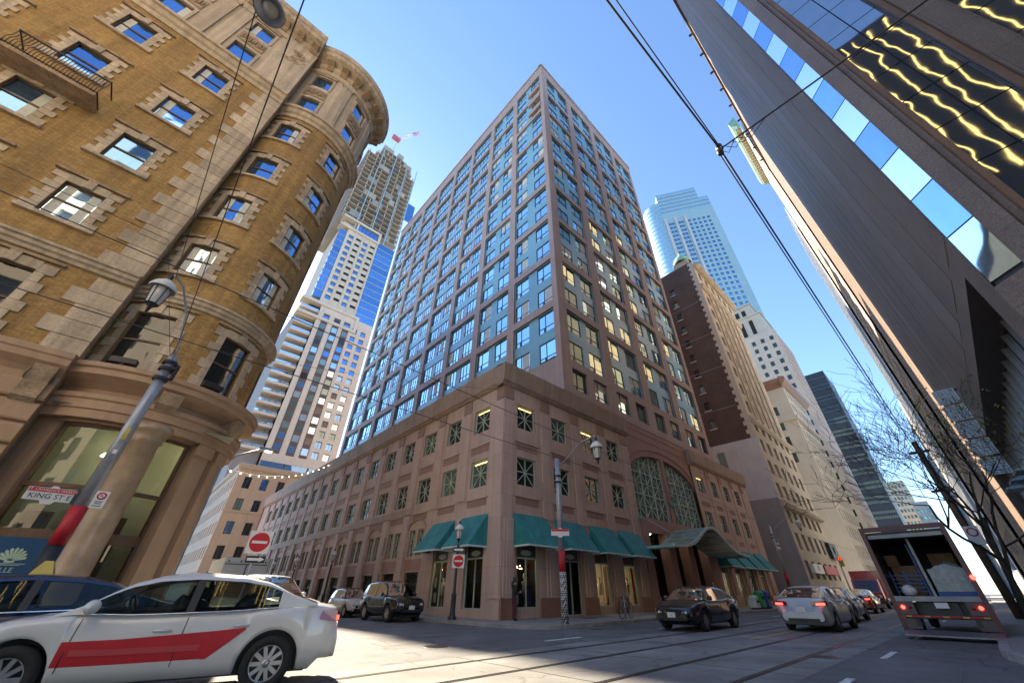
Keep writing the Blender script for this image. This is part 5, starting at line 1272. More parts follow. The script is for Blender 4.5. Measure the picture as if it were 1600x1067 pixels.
# --- tall poles along the main street
M['latt'] = None
def lattice_mat():
    m = mat('black_white_diamond_wrap', (0.3, 0.3, 0.3), 0.6, var=0.05); nt = m.node_tree
    ck = nt.nodes.new('ShaderNodeTexChecker'); ck.inputs['Scale'].default_value = 14; ck.inputs['Color1'].default_value = (.5, .5, .5, 1); ck.inputs['Color2'].default_value = (.03, .03, .03, 1)
    ge = nt.nodes.new('ShaderNodeNewGeometry'); mp = nt.nodes.new('ShaderNodeMapping'); mp.inputs['Rotation'].default_value = (R(45), R(35), R(20))
    nt.links.new(ge.outputs['Position'], mp.inputs['Vector']); nt.links.new(mp.outputs[0], ck.inputs['Vector']); nt.links.new(ck.outputs[0], nt.nodes['Principled BSDF'].inputs['Base Color']); return m
M['latt'] = lattice_mat()
def street_pole(x, y, h, label, ax, ay, wrap=True):
    t = thing('lamp_pole', label, 'lamp post', (x, y, .13), group='tall lamp poles on the main street')
    g = MB(); g.tube([(x, y, .13), (x, y, 2.0)], [.16, .15], 16); obj('base_wrap', g, M['latt'] if wrap else 'black', t)
    g = MB(); g.tube([(x, y, 2.0), (x, y, 2.85)], .15, 16); obj('red_band', g, 'redp', t)
    g = MB(); g.tube([(x, y, 2.85), (x, y, h)], [.14, .115], 16); obj('shaft', g, 'steel', t)
    g = MB(); g.tube([(x, y, h - .5), (x + ax * .25, y + ay * .25, h - .15), (x + ax * .6, y + ay * .6, h + .45), (x + ax, y + ay, h + .6)], .03, 8); obj('curved_arm', g, 'steel', t)
    lantern(t, x + ax, y + ay, h - .55, 1.0)
    for z in (h - 1.2, h - .9): g = MB(); g.lathe([(.12, -.04), (.16, -.04), (.16, .04), (.12, .04)], (x, y, z), 12); obj('clamp', g, 'black', t)
    return t
street_pole(14.8, 12.9, 7.1, 'grey lamp pole with diamond wrap and red band in front of the green awnings', .0, -2.6)
S2 = thing('street_name_sign', 'small street name sign on the lamp pole before the green awnings', 'sign', (14.4, 12.6, 3.6)); street_name(S2, 14.45, 12.62, 3.55, R(-40), .42, .14, False)
P2 = street_pole(48.8, 13.2, 7.2, 'distant grey lamp pole beyond the main building, before the grey wall', .6, -2.6, False)
for dz in (5.0, 5.4): g = MB(); g.lathe([(0, -.14), (.14, -.1), (.14, .1), (0, .14)], (48.5, 12.9, dz), 10); obj('loudspeaker', g, 'white', P2)
RP = thing('utility_pole', 'dark wooden utility pole on the near pavement behind the delivery truck', 'pole', (34, -.6, .13))
g = MB(); g.tube([(34, -.6, .13), (34, -.62, 9.2)], [.19, .15], 14); obj('shaft', g, 'wood', RP)
for z in (8.5, 6.2): g = MB(); g.box(33.9, 34.1, -1.1, -.1, z, z + .12); obj('crossarm', g, 'wood', RP)
g = MB(); g.box(33.6, 33.62, -1.05, -.45, 3.4, 4.3); p_ = obj('notice_plate', g, 'white', RP); g = MB(); g.lathe([(.16, 0), (.22, 0), (.22, .006), (.16, .006)], (33.58, -.75, 4.0), 18, axis='x'); obj('red_ring', g, 'signred', p_, False)
# --- overhead wires
def wire(label, pts, r=.012, sag=0.0, name='overhead_wire', n=14, m='black'):
    a, b = Vector(pts[0]), Vector(pts[-1]); out = []
    if len(pts) == 2:
        for i in range(n + 1): t = i / n; p = a.lerp(b, t); p.z -= sag * 4 * t * (1 - t); out.append(p)
    else: out = pts
    g = MB(); g.tube(out, r, 5); return tag(obj(name, g, m), label, 'wire')
J = (5.9, .1, 9.0)
wire('thick paired cable from the top edge to the wire junction', [(1.2, .42, 9.05), J], .018, .02); wire('thin upper cable running to the wire junction', [(1.4, .3, 9.2), (5.9, .08, 9.04)], .011, .0)
wire('heavy cable from the junction down to the utility pole', [J, (34, -.5, 8.7)], .02, .25); wire('thin cable under the heavy one to the utility pole', [(5.9, .15, 8.95), (34, -.4, 8.4)], .014, .35)
wire('span wire from junction across the granite tower', [J, (5.9, -6.1, 9.15)], .018, .06)
JB = thing('wire_junction', 'cluster of black splice boxes where the overhead wires meet', 'junction box', J)
for (dx, dy, dz, sx, m) in ((.05, .0, .12, .09, 'black'), (-.03, .02, -.12, .08, 'black'), (.0, 0, 0, .06, 'steel')):
    g = MB(); g.lathe([(0, -sx), (sx * .7, -sx * .9), (sx * .8, 0), (sx * .7, sx * .9), (0, sx)], (J[0] + dx, J[1] + dy, J[2] + dz), 10); obj('splice_box', g, m, JB)
for k in range(4): g = MB(); g.tube([(5.9, .1 - .12 * k, 8.95), (5.95, .1 - .15 * k - .1, 8.8), (5.9, .1 - .2 * k - .3, 9.0)], .008, 5); obj('loop_wire', g, 'black', JB)
wire('high feeder wire crossing in front of hotel and podium', [(-20, 9, 7.7), (48.8, 12.8, 7.0)], .013, .0, n=2); wire('lower trolley wire over the far track', [(-20, 9.2, 5.45), (70, 9.2, 5.45)], .011, 0, n=2)
wire('span wire from the hotel pole up over the camera', [(px, py, 6.7), (-.9, -5.9, 7.6)], .009, .12); wire('second span wire beside the hanging lamp', [(px - .8, py - 1.2, 8.5), (-1.4, -5.9, 8.3)], .008, .1)
wire('guy wire from hotel eyebolt to the left edge', [(-3.7, 17.9, 13.6), (-20, 13, 11)], .012, .1); wire('guy wire from hotel eyebolt to the grey pole', [(-3.7, 17.9, 13.6), (px, py, 6.6)], .008, .0)
wire('thin service wire from hotel to podium corner', [(-1.0, 17.9, 9.4), (14.3, 17.2, 12.6)], .008, .3)
HL = thing('hanging_street_lamp', 'dark dish lamp hanging on span wires at the top edge', 'lamp', (-1.35, 3.4, 7.5))
g = MB(); g.lathe([(.0, .22), (.08, .2), (.1, .08), (.18, .0), (.19, -.03), (.165, -.02), (.08, .05), (0, .07)], (-1.35, 3.4, 7.55), 24); obj('dish', g, 'steel', HL)
g = MB(); g.lathe([(0, -.05), (.09, -.02), (.1, .05), (.05, .1)], (-1.35, 3.4, 7.55), 14); obj('bulb_glass', g, 'lampg', HL)
# --- lights across the side street
ST = thing('string_lights', 'drooping string of lit bulbs across the side street behind the hotel', 'string lights', (3, 33, 8))
pts = [Vector((3.0, 33.0, 8.35)).lerp(Vector((14.35, 49, 14.3)), t / 30) for t in range(31)]
for i, p in enumerate(pts): p.z -= 1.9 * 4 * (i / 30) * (1 - i / 30) * .5
g = MB(); g.tube(pts, .025, 5); obj('cable', g, 'white', ST)
for i, p in enumerate(pts[1:-1:2]): g = MB(); g.lathe([(0, -.05), (.04, -.02), (.04, .02), (0, .05)], (p.x, p.y, p.z - .08), 8); obj('bulb', g, 'bulb', ST)
CL_ = thing('cobra_street_lamp', 'lit cobra-head street lamp reaching over the side street', 'lamp post', (2.6, 32, .13))
g = MB(); g.tube([(2.6, 32, .13), (2.6, 32, 8.2)], [.14, .1], 12); obj('shaft', g, 'steel', CL_); g = MB(); g.tube([(2.6, 32, 8.1), (3.2, 32, 9.1), (4.4, 32, 9.8)], .05, 8); obj('arm', g, 'steel', CL_)
g = MB(); g.box(4.3, 5.2, 31.85, 32.15, 9.75, 9.95); hd = obj('lamp_head', g, 'steel', CL_); g = MB(); g.box(4.7, 5.1, 31.88, 32.12, 9.7, 9.75); obj('lens', g, 'bulb', hd, False)
# --- bins, newspaper box, traffic light
for i, (x, m, w, h, lab, nm) in enumerate(((39.0, 'binw', .7, .9, 'white and green newspaper box beside the green bin', 'newspaper_box'), (40.4, 'bing', .75, 1.3, 'green litter bin on the pavement near far awnings', 'litter_bin'), (41.8, 'binb', .7, 1.35, 'blue mail box on the pavement behind the white sedan', 'mail_box'))):
    if m not in M: M[m] = mat(m, {'binw': (.55, .6, .55), 'bing': (.02, .3, .08), 'binb': (.02, .07, .35)}[m], .45, var=.1)
    b = thing(nm, lab, 'bin' if i == 1 else 'box', (x, 13.5, .13))
    g = MB(); g.box(x - w / 2, x + w / 2, 13.2, 13.8, .25, .13 + h * .8); obj('body', g, M[m], b)
    g = MB(); g.lathe([(.0, .0), (w * .56, .0), (w * .5, .12), (w * .3, .2), (0, .22)], (x, 13.5, .13 + h * .8), 12); obj('lid', g, M[m], b)
    for q in (-1, 1): g = MB(); g.box(x + q * w * .4 - .04, x + q * w * .4 + .04, 13.25, 13.75, .13, .25); obj('foot', g, 'black', b)
    g = MB(); g.box(x - w * .35, x + w * .35, 13.17, 13.2, .13 + h * .5, .13 + h * .66); obj('slot', g, 'dark', b)
TL = thing('traffic_signal', 'far traffic signal showing red, left of the truck', 'traffic light', (74, 11.8, .13)); g = MB(); g.tube([(74, 12.8, .13), (74, 12.8, 5.6)], .08, 8); obj('post', g, 'steel', TL)
g = MB(); g.box(73.8, 74.1, 12.3, 12.75, 4.3, 5.5); hd = obj('housing', g, 'lyellow', TL)
for k, m in enumerate(('signblk', 'signblk', 'tail')): g = MB(); g.lathe([(0, .02), (.15, .02), (.17, 0)], (73.79, 12.52, 4.5 + .38 * k), 12, axis='x'); obj('lamp', g, m, hd, False)
YB = thing('yellow_bollard_box', 'yellow hydrant-like box on the near pavement behind the truck', 'utility box', (24.5, -1.2, .13)); g = MB(); g.box(24.3, 24.7, -1.4, -1.0, .13, 1.0); obj('body', g, 'lyellow', YB); g = MB(); g.box(24.26, 24.74, -1.44, -.96, 1.0, 1.1); obj('cap', g, 'black', YB)
# ================================================================ vehicles
def paint(name, col, rough=0.25, coat=0.6): return mat(name, col, rough, var=0.04, scale=2, coat=coat)
def interp(tab, x):
    if x <= tab[0][0]: return tab[0][1]
    for (a, b), (c, d) in zip(tab, tab[1:]):
        if x <= c:
            t = (x - a) / (c - a); t = t * t * (3 - 2 * t) * .5 + t * .5
            return b + (d - b) * t
    return tab[-1][1]
SEDAN = dict(L=4.7, W=1.82, wb=(-1.40, 1.38), wr=.335, zl=.22,
    top=[(-2.35, .62), (-2.32, .86), (-2.25, 1.0), (-1.9, 1.05), (-1.45, 1.03), (-.6, .98), (.4, .96), (1.0, .985), (1.5, .93), (2.05, .80), (2.25, .68), (2.35, .5)],
    wid=[(-2.35, .68), (-2.2, .84), (-1.6, .90), (0, .91), (1.5, .90), (2.1, .83), (2.35, .62)],
    roof=[(-1.92, 1.06), (-1.7, 1.13), (-1.05, 1.375), (-.75, 1.43), (-.2, 1.46), (.25, 1.43), (.5, 1.36), (1.12, 1.0), (1.2, .97)],
    rear=-.95, front=.42, sg=(-1.35, .9), bp=-.22)
SUV = dict(L=4.4, W=1.8, wb=(-1.32, 1.30), wr=.36, zl=.30,
    top=[(-2.2, .7), (-2.17, 1.0), (-2.1, 1.12), (-1.5, 1.12), (0, 1.08), (.75, 1.10), (1.2, 1.07), (1.85, .98), (2.1, .84), (2.2, .55)],
    wid=[(-2.2, .78), (-2.05, .87), (-1.4, .90), (0, .90), (1.5, .89), (2.0, .84), (2.2, .70)],
    roof=[(-2.14, 1.14), (-2.05, 1.25), (-1.85, 1.65), (-1.6, 1.73), (-.6, 1.77), (.1, 1.74), (.32, 1.68), (.95, 1.14), (1.0, 1.1)],
    rear=-1.82, front=.25, sg=(-2.0, .75), bp=-.35)
HATCH = dict(L=3.55, W=1.63, wb=(-1.13, 1.17), wr=.30, zl=.2,
    top=[(-1.78, .6), (-1.74, .85), (-1.65, .98), (-1.0, .98), (0, .95), (.7, .97), (1.2, .92), (1.55, .82), (1.72, .68), (1.78, .45)],
    wid=[(-1.78, .62), (-1.55, .77), (-1, .81), (.8, .80), (1.4, .76), (1.7, .66), (1.78, .5)],
    roof=[(-1.66, 1.0), (-1.55, 1.15), (-1.25, 1.4), (-.9, 1.47), (-.2, 1.49), (.2, 1.45), (.4, 1.38), (.92, 1.0), (1.0, .97)],
    rear=-1.2, front=.32, sg=(-1.35, .7), bp=-.15)
def wheel(root, x, y, r, side, w=.21, nm='wheel'):
    o = bpy.data.objects.new(nm, None)
    g = MB(); s = side
    g.lathe([(r * .66, -w / 2), (r * .93, -w / 2), (r, -w / 2 + .035), (r, w / 2 - .035), (r * .93, w / 2), (r * .66, w / 2), (r * .64, 0), (r * .66, -w / 2)], (x, y, r), 28, axis='y'); t = obj('wheel', g, 'tread', root, False)
    g = MB(); yo = y + s * (w / 2 - .03)
    g.lathe([(r * .66, 0), (r * .62, s * .018), (r * .6, -s * .05), (r * .58, -s * .06)], (x, yo, r), 24, axis='y')
    g.lathe([(0, s * .012), (.05, s * .01), (.065, -s * .02)], (x, yo, r), 12, axis='y')
    for k in range(10):
        a = 2 * math.pi * k / 10; c, q = math.cos(a), math.sin(a); pa = (x + c * .05, yo - s * .004, r + q * .05); pb = (x + c * r * .62, yo - s * .004, r + q * r * .62); g.bar(pa, pb, .028, .05)
    obj('rim', g, 'rim', t, False)
    g = MB(); g.lathe([(0, 0), (r * .6, 0)], (x, yo - s * .07, r), 20, axis='y'); obj('brake_disc', g, 'black', t, False)
def make_car(name, label, cat, spec, loc, rz, body, group=None, head='headl', taillit=False, roofm=None, detail=True, plate=True):
    S = spec; root = thing(name, label, cat, loc, rz, group); hl = S['L'] / 2; zl = S['zl']; R_ = S['wr'] + .06
    xs = set([-hl + S['L'] * i / 40 for i in range(41)])
    for w in S['wb']:
        for k in range(-9, 10): xs.add(w + R_ * math.sin(R(10 * k)))
        xs.add(w - R_ - .01); xs.add(w + R_ + .01)
    xs = sorted(xs); tw = []
    def zlow(x):
        z = zl + (.12 if x < -hl + .25 or x > hl - .25 else 0)
        for w in S['wb']:
            d = abs(x - w)
            if d <= R_: z = max(z, S['wr'] + math.sqrt(max(0, R_ * R_ - d * d)) * 1.0)
        return z
    def sect(x):
        W = interp(S['wid'], x); zt = interp(S['top'], x); z0 = min(zlow(x), zt - .05); h = zt - z0
        arch = zlow(x) > zl + .13
        b = W * (.90 if not arch else .985)
        hz = lambda f: z0 + h * f
        return [(0, z0), (b * .9, z0), (b, z0 + .03 * h), (W * .99, max(hz(.2), z0)), (W, hz(.45)), (W * .99, hz(.66)), (W * .965, hz(.82)), (W * .93, hz(.92)), (W * .86, zt - .005), (W * .6, zt + .018), (0, zt + .03)]
    g = MB(); prev = None; n = 11
    for x in xs:
        s = sect(x); ring = [g.vert((x, y, z)) for y, z in s] + [g.vert((x, -y, z)) for y, z in reversed(s[1:-1])]
        if prev:
            m = len(ring)
            for j in range(m): g.face((prev[j], prev[(j + 1) % m], ring[(j + 1) % m], ring[j]), 0, True)
        else: g.face(ring, 0)
        prev = ring
    g.face(list(reversed(prev)), 0)
    bo = obj('body', g, body, root, False)
    for w in S['wb']: g = MB(); ww_ = interp(S['wid'], w) - .26; g.box(w - R_ - .04, w + R_ + .04, -ww_, ww_, .2, S['wr'] + R_ + .03 if S['wr'] + R_ + .03 < interp(S['top'], w) - .06 else interp(S['top'], w) - .06); obj('wheel_housing', g, 'black', root, False)
    # greenhouse: rows belt, upper side, rail, roof edge, centre
    rx0, rx1 = S['roof'][0][0], S['roof'][-1][0]
    gx = sorted(set([rx0 + (rx1 - rx0) * i / 34 for i in range(35)] + [S['rear'], S['front'], S['sg'][0], S['sg'][1], S['bp'] - .05, S['bp'] + .05]))
    def row(x):
        zr = interp(S['roof'], x); W = interp(S['wid'], x); zb = interp(S['top'], x) - .02; zr = max(zr, zb + .02); t = (zr - zb) / .48; t = min(1, max(0, t))
        wb = W * .93; wr = wb - (.20 * t); zs = zb + (zr - zb) * .84; ws = wb - .165 * t
        return [(wb, zb), (ws, zs), (wr, zb + (zr - zb) * .93), (wr - .07, zr - .004), (wr * .5, zr + .02), (0, zr + .026)]
    parts = {'roof_panel': MB(), 'side_window': MB(), 'windscreen': MB(), 'rear_window': MB(), 'pillar': MB()}
    sw = {}
    for x0, x1 in zip(gx, gx[1:]):
        a = row(x0); b = row(x1); m = (x0 + x1) / 2
        for sgn in (1, -1):
            for j in range(5):
                if j == 0:
                    ok = S['sg'][0] < m < S['sg'][1] and abs(m - S['bp']) > .049
                    if ok: key = ('side_window', sgn, m > S['bp'])
                    else: key = ('pillar', sgn) if abs(m - S['bp']) <= .05 else 'roof_panel'
                elif j == 1: key = 'roof_panel'
                elif S['rear'] < m < S['front']: key = 'roof_panel'
                else: key = ('windscreen' if m > 0 else 'rear_window') if j >= 2 and not (j == 2 and True) else 'roof_panel'
                mb = sw.setdefault(key, MB())
                q = [(x0, sgn * a[j][0], a[j][1]), (x1, sgn * b[j][0], b[j][1]), (x1, sgn * b[j + 1][0], b[j + 1][1]), (x0, sgn * a[j + 1][0], a[j + 1][1])]
                if sgn < 0: q.reverse()
                i = [mb.vert(p) for p in q]; mb.face(i, 0, j > 0)
    for key, mb in sw.items():
        nm = key[0] if isinstance(key, tuple) else key
        obj(nm, mb, {'roof_panel': roofm or body, 'pillar': 'black'}.get(nm, 'cargl'), root, False)
    for sgn in (1, -1):
        # window trim, handles, door seams, sill
        Wd = interp(S['wid'], 0); zb = interp(S['top'], 0)
        g = MB(); pts = [(x, sgn * (interp(S['wid'], x) * .935 + .004), interp(S['top'], x) - .012) for x in [S['sg'][0] + (S['sg'][1] - S['sg'][0]) * i / 10 for i in range(11)]]; g.tube(pts, .012, 5); obj('window_trim', g, 'chrome', root, False)
        if detail:
            for x in (S['bp'] - .02, S['front'] + .48, S['sg'][0] + .28):
                W = interp(S['wid'], x); zt = interp(S['top'], x); z0 = zlow(x); h = zt - z0
                if z0 < zl + .1:
                    g = MB(); g.tube([(x, sgn * W * .993, z0 + h * .2), (x, sgn * (W + .001), z0 + h * .45), (x, sgn * W * .992, z0 + h * .66), (x, sgn * W * .967, z0 + h * .82), (x, sgn * W * .932, z0 + h * .92)], .006, 4); obj('door_seam', g, 'black', root, False)
            for x in (S['bp'] + .22, S['sg'][0] + .42):
                W = interp(S['wid'], x); zt = interp(S['top'], x); g = MB(); g.tube([(x - .1, sgn * (W * .985 + .012), zt - .2), (x + .1, sgn * (W * .985 + .014), zt - .195)], .016, 6); obj('door_handle', g, body, root, False)
        x = S['front'] + .42; W = interp(S['wid'], x); zt = interp(S['top'], x)
        g = MB(); g.lathe([(0, -.09), (.07, -.07), (.085, 0), (.07, .07), (0, .09)], (x, sgn * (W + .06), zt + .07), 12, axis='y'); g.bar((x, sgn * W * .9, zt + .02), (x, sgn * (W + .02), zt + .05), .05); obj('wing_mirror', g, body, root, False)
        for w in S['wb']: wheel(root, w, sgn * (interp(S['wid'], w) - .125), S['wr'], sgn)
        # lamps
        xf = hl - .16; W = interp(S['wid'], xf); zt = interp(S['top'], xf)
        g = MB(); ya, yb = sgn * W * .55, sgn * W * 1.0
        P = [(hl - .035, ya, zt - .20), (hl - .035, ya, zt - .10), (xf - .05, yb * .985, zt - .055), (xf - .05, yb * 1.004, zt - .19)]
        g.lathe([(0, .08), (.06, .065), (.1, .0), (.1, -.1)], (hl - .12, sgn * W * .72, zt - .15), 14, axis='x'); 
        i = [g.vert(p) for p in P]; g.face(i if sgn < 0 else i[::-1]); obj('headlight', g, head, root, False)
        W = interp(S['wid'], -hl + .12); zt = interp(S['top'], -hl + .2); g = MB()
        P0 = [(-hl - .008, sgn * W * .5, zt - .20), (-hl + .1, sgn * (W * 1.0 + .02), zt - .19), (-hl + .36, sgn * (interp(S['wid'], -hl + .36) + .006), zt - .16), (-hl + .34, sgn * (interp(S['wid'], -hl + .36) * .985), zt - .05), (-hl + .1, sgn * (W * .99 + .02), zt - .045), (-hl + .012, sgn * W * .5, zt - .07)]
        i = [g.vert(p) for p in P0]; g.face((i[0], i[1], i[4], i[5])); g.face((i[1], i[2], i[3], i[4])); tl = obj('tail_light', g, 'tailo', root, False)
        if taillit:
            g = MB(); P1 = [(p[0] - .006, p[1] + sgn * .004, p[2]) for p in P0]; q = lambda a, b, t: tuple(a[k] + (b[k] - a[k]) * t for k in range(3))
            A, B_, C_, D_ = P1[0], P1[1], P1[4], P1[5]; A2 = q(A, D_, .1); B2 = q(B_, C_, .1); C2 = q(B_, C_, .55); D2 = q(A, D_, .55); i = [g.vert(p) for p in (q(A2, B2, .35), B2, C2, q(D2, C2, .35))]; g.face(i); obj('lit_lamp', g, 'tail', tl, False)
    g = MB(); a_, b_ = S['sg'][0] - .2, S['front'] + .45
    for i in range(10):
        x0 = a_ + (b_ - a_) * i / 10; x1 = a_ + (b_ - a_) * (i + 1) / 10; p = [(x, s * interp(S['wid'], x) * .88, interp(S['top'], x) + .034) for x in (x0, x1) for s in (-1, 1)]; g.quad(p[0], p[2], p[3], p[1])
    obj('cabin_trim', g, 'dark', root, False)
    for sx_ in (S['bp'] + .12, S['sg'][0] + .42):
        for y in (-.4, .4):
            g = MB(); zt = interp(S['top'], 0); g.tube([(sx_ + .06, y, zt - .1), (sx_ - .05, y, zt + .16)], [.22, .17], 10); g.tube([(sx_ - .06, y, zt + .16), (sx_ - .09, y, zt + .32)], [.09, .1], 8); obj('seat_back', g, 'blackst', root, False)
    g = MB(); zt = interp(S['top'], S['front']); g.tube([(S['front'] + .12 + .05 * math.sin(2 * math.pi * k / 16), .38 + .17 * math.cos(2 * math.pi * k / 16), zt + .05 + .16 * math.sin(2 * math.pi * k / 16)) for k in range(17)], .016, 6, caps=False); obj('steering_wheel', g, 'black', root, False)
    # bumpers, grille, plates
    zt = interp(S['top'], hl - .1); W = interp(S['wid'], hl - .05)
    g = MB(); g.box(hl - .12, hl + .012, -W * .5, W * .5, zt - .24, zt - .11); gr = obj('grille', g, 'black', root, False)
    g = MB(); g.box(hl - .12, hl + .014, -W * .62, W * .62, zl + .12, zl + .24); obj('lower_intake', g, 'black', root, False)
    g = MB(); g.lathe([(0, .02), (.05, .015), (.055, 0)], (hl + .01, 0, zt - .17), 12, axis='x'); obj('badge', g, 'chrome', gr, False)
    if plate:
        for sx, zz in ((1, zl + .3), (-1, interp(S['top'], -hl + .1) - .3)):
            g = MB(); x = sx * (hl + .02); g.box(x - .008, x + .008, -.16, .16, zz - .08, zz + .08); obj('licence_plate', g, 'white', root, False)
    g = MB(); g.box(-hl - .006, -hl + .1, -W * .8, W * .8, zl + .12, zl + .2); obj('rear_diffuser', g, 'black', root, False)
    g = MB(); g.box(-hl + .4, hl - .4, -S['W'] * .36, S['W'] * .36, zl - .02, zl + .06); obj('underbody', g, 'black', root, False)
    return root
M['cwhite'] = paint('white_car_paint', (.62, .62, .60)); M['csilver'] = paint('pearl_white_paint', (.60, .61, .62)); M['cblack'] = paint('black_car_paint', (.012, .012, .014)); M['cnavy'] = paint('navy_car_paint', (.01, .02, .07))
M['cred'] = paint('red_car_paint', (.42, .012, .015)); M['cblue'] = paint('blue_car_paint', (.03, .09, .30)); M['cdark'] = paint('dark_grey_paint', (.014, .014, .016)); M['cyel'] = paint('taxi_yellow', (.6, .42, .03)); M['corng'] = paint('taxi_orange', (.45, .09, .015))
# near taxi: white with a red side band
TX_ = make_car('taxi_sedan', 'white sedan taxi with broad red side band in the left foreground', 'car', SEDAN, (1.05, 9.05, 0), R(166), 'cwhite', taillit=True)
g = MB(); S = SEDAN
def side_pt(x, f, off): # point on the right/left side of the sedan body at height fraction f
    W = interp(S['wid'], x); zt = interp(S['top'], x); z = .30 + (zt - .30) * f
    tab = [(0, .955), (.2, .99), (.45, 1.0), (.66, .99), (.82, .965), (.92, .93)]
    return (x, W * interp(tab, f) + off, z)
for sgn in (1, -1):
    g = MB(); xs_ = [-1.0 + 1.97 * i / 24 for i in range(25)]; pv = None
    for x in xs_:
        t = (x + 1.02) / 1.98; lo = .15; hi = .68 - .12 * t
        if t < .22: lo = .66 - .51 * (t / .22)
        hi = max(hi, lo + .01)
        ring = []
        for k in range(5): p = side_pt(x, lo + (hi - lo) * k / 4, .006); ring.append(g.vert((p[0], sgn * p[1], p[2])))
        if pv:
            for k in range(4): g.face((pv[k], ring[k], ring[k + 1], pv[k + 1]) if sgn < 0 else (pv[k + 1], ring[k + 1], ring[k], pv[k]), 0, True)
        pv = ring
    obj('red_band', g, 'redp', TX_, False)
    g = MB(); pts = [side_pt(x, .40, .012) for x in [-.5 + 1.35 * i / 12 for i in range(13)]]
    for a, b in zip(pts, pts[1:]):
        i = [g.vert((p[0], sgn * p[1], p[2] + dz)) for p, dz in ((a, -.035), (b, -.035), (b, .03), (a, .03))]; g.face(i)
    tag(obj('faded_lettering_band', g, mat('pale_red_print', (.45, .05, .055), .5), TX_, False), None)
# navy taxi at the hotel kerb
NV = make_car('taxi_sedan', 'dark navy taxi with yellow roof sign behind the white taxi', 'car', SEDAN, (-1.0, 11.25, 0), math.pi, 'cnavy')
g = MB(); pr = [(-.14, 0), (.14, 0), (.05, .2), (-.05, .2)]
b = len(g.v)
for y in (-.32, .32):
    for x, z in pr: g.vert((x - .15, y * (1 if z == 0 else .55), 1.47 + z))
for j in range(4): j2 = (j + 1) % 4; g.face((b + j, b + j2, b + 4 + j2, b + 4 + j))
g.face((b + 3, b + 2, b + 1, b)); g.face((b + 4, b + 5, b + 6, b + 7)); rs = obj('roof_sign', g, 'cyel', NV, False)
# vehicles in the side street
make_car('white_suv', 'white SUV turning out of the side street behind the taxi', 'car', SUV, (4.5, 18.3, 0), R(-68), 'cwhite')
make_car('dark_suv', 'black SUV parked facing out beside the podium', 'car', SUV, (11.7, 22.6, 0), R(-90), 'cdark')
FI = make_car('small_hatchback', 'small white hatchback with dark roof parked behind the black SUV', 'car', HATCH, (11.75, 28.3, 0), R(-90), 'cwhite', roofm='cblack')
VT = thing('white_box_truck', 'white box truck seen from behind in the side street', 'truck', (6.0, 34, 0), R(90))
g = MB(); g.box(-2.6, 2.2, -1.2, 1.2, .95, 3.05); obj('cargo_box', g, 'cwhite', VT, False); g = MB(); g.box(2.25, 3.7, -1.0, 1.0, .5, 2.3); g.box(2.4, 3.2, -.96, .96, 2.3, 2.5); obj('cab', g, 'cwhite', VT, False)
for y in (-1.0, -.35, 0, .35, 1.0): g = MB(); g.lathe([(0, -.02), (.05, -.02), (.05, 0)], (-2.61, y, 2.85), 8, axis='x'); obj('marker_lamp', g, 'tailo', VT, False)
g = MB(); g.box(-2.63, -2.6, -.03, .03, 1.0, 2.7); g.box(-2.63, -2.6, -1.15, 1.15, 2.68, 2.72); obj('door_seam', g, 'black', VT, False); g = MB(); g.box(-2.7, -2.4, -1.1, 1.1, .5, .7); obj('rear_bumper', g, 'black', VT, False)
for x in (-1.6, 2.7):
    for s in (-1, 1): wheel(VT, x, s * 1.0, .42, s, .26)
# traffic on the main street
make_car('black_sedan', 'black sedan driving towards the left in front of the entrance canopy', 'car', SEDAN, (18.6, 8.75, 0), R(180), 'cblack')
make_car('white_sedan', 'white sedan driving away with lit tail lamps, beside the truck', 'car', SEDAN, (21.95, 5.2, 0), 0, 'csilver', taillit=True)
make_car('blue_sedan', 'blue car ahead of the white sedan', 'car', SEDAN, (29.5, 5.9, 0), 0, 'cblue')
TY_ = make_car('orange_yellow_taxi', 'orange taxi with yellow roof further up the street', 'car', SEDAN, (42.5, 6.9, 0), 0, 'corng', roofm='cyel', taillit=True)
make_car('dark_sedan', 'dark sedan behind the orange taxi in the far lane', 'car', SEDAN, (68, 9.3, 0), R(180), 'cdark')
make_car('silver_sedan', 'pale silver car parked at the far kerb beyond the main building', 'car', SEDAN, (80, 11.4, 0), R(180), 'csilver')
RT = thing('red_truck', 'red delivery truck coming down the street beyond the orange taxi', 'truck', (57, 8.0, 0), R(180))
g = MB(); g.box(-3.2, 1.4, -1.2, 1.2, .8, 3.1); obj('cargo_box', g, 'cred', RT, False)
g = MB(); b = len(g.v); pr = [(1.45, .5), (3.1, .5), (3.15, 1.25), (2.75, 2.35), (1.45, 2.45)]
for y in (-1.05, 1.05):
    for x, z in pr: g.vert((x, y, z))
for j in range(5): j2 = (j + 1) % 5; g.face((b + j, b + j2, b + 5 + j2, b + 5 + j))
g.face((4, 3, 2, 1, 0)); g.face((5, 6, 7, 8, 9)); obj('cab', g, 'cred', RT, False)
g = MB(); g.quad((3.14, -.92, 1.34), (3.14, .92, 1.34), (2.80, .88, 2.28), (2.80, -.88, 2.28)); obj('windscreen', g, 'cargl', RT, False); g = MB(); g.box(3.1, 3.2, -1.1, 1.1, .4, .65); obj('bumper', g, 'black', RT, False)
for s in (-1, 1): g = MB(); g.lathe([(0, .03), (.12, .02), (.13, 0)], (3.15, s * .8, .95), 10, axis='x'); obj('headlight', g, 'headl', RT, False)
for x in (-2, 2.2):
    for s in (-1, 1): wheel(RT, x, s * .98, .42, s, .26)
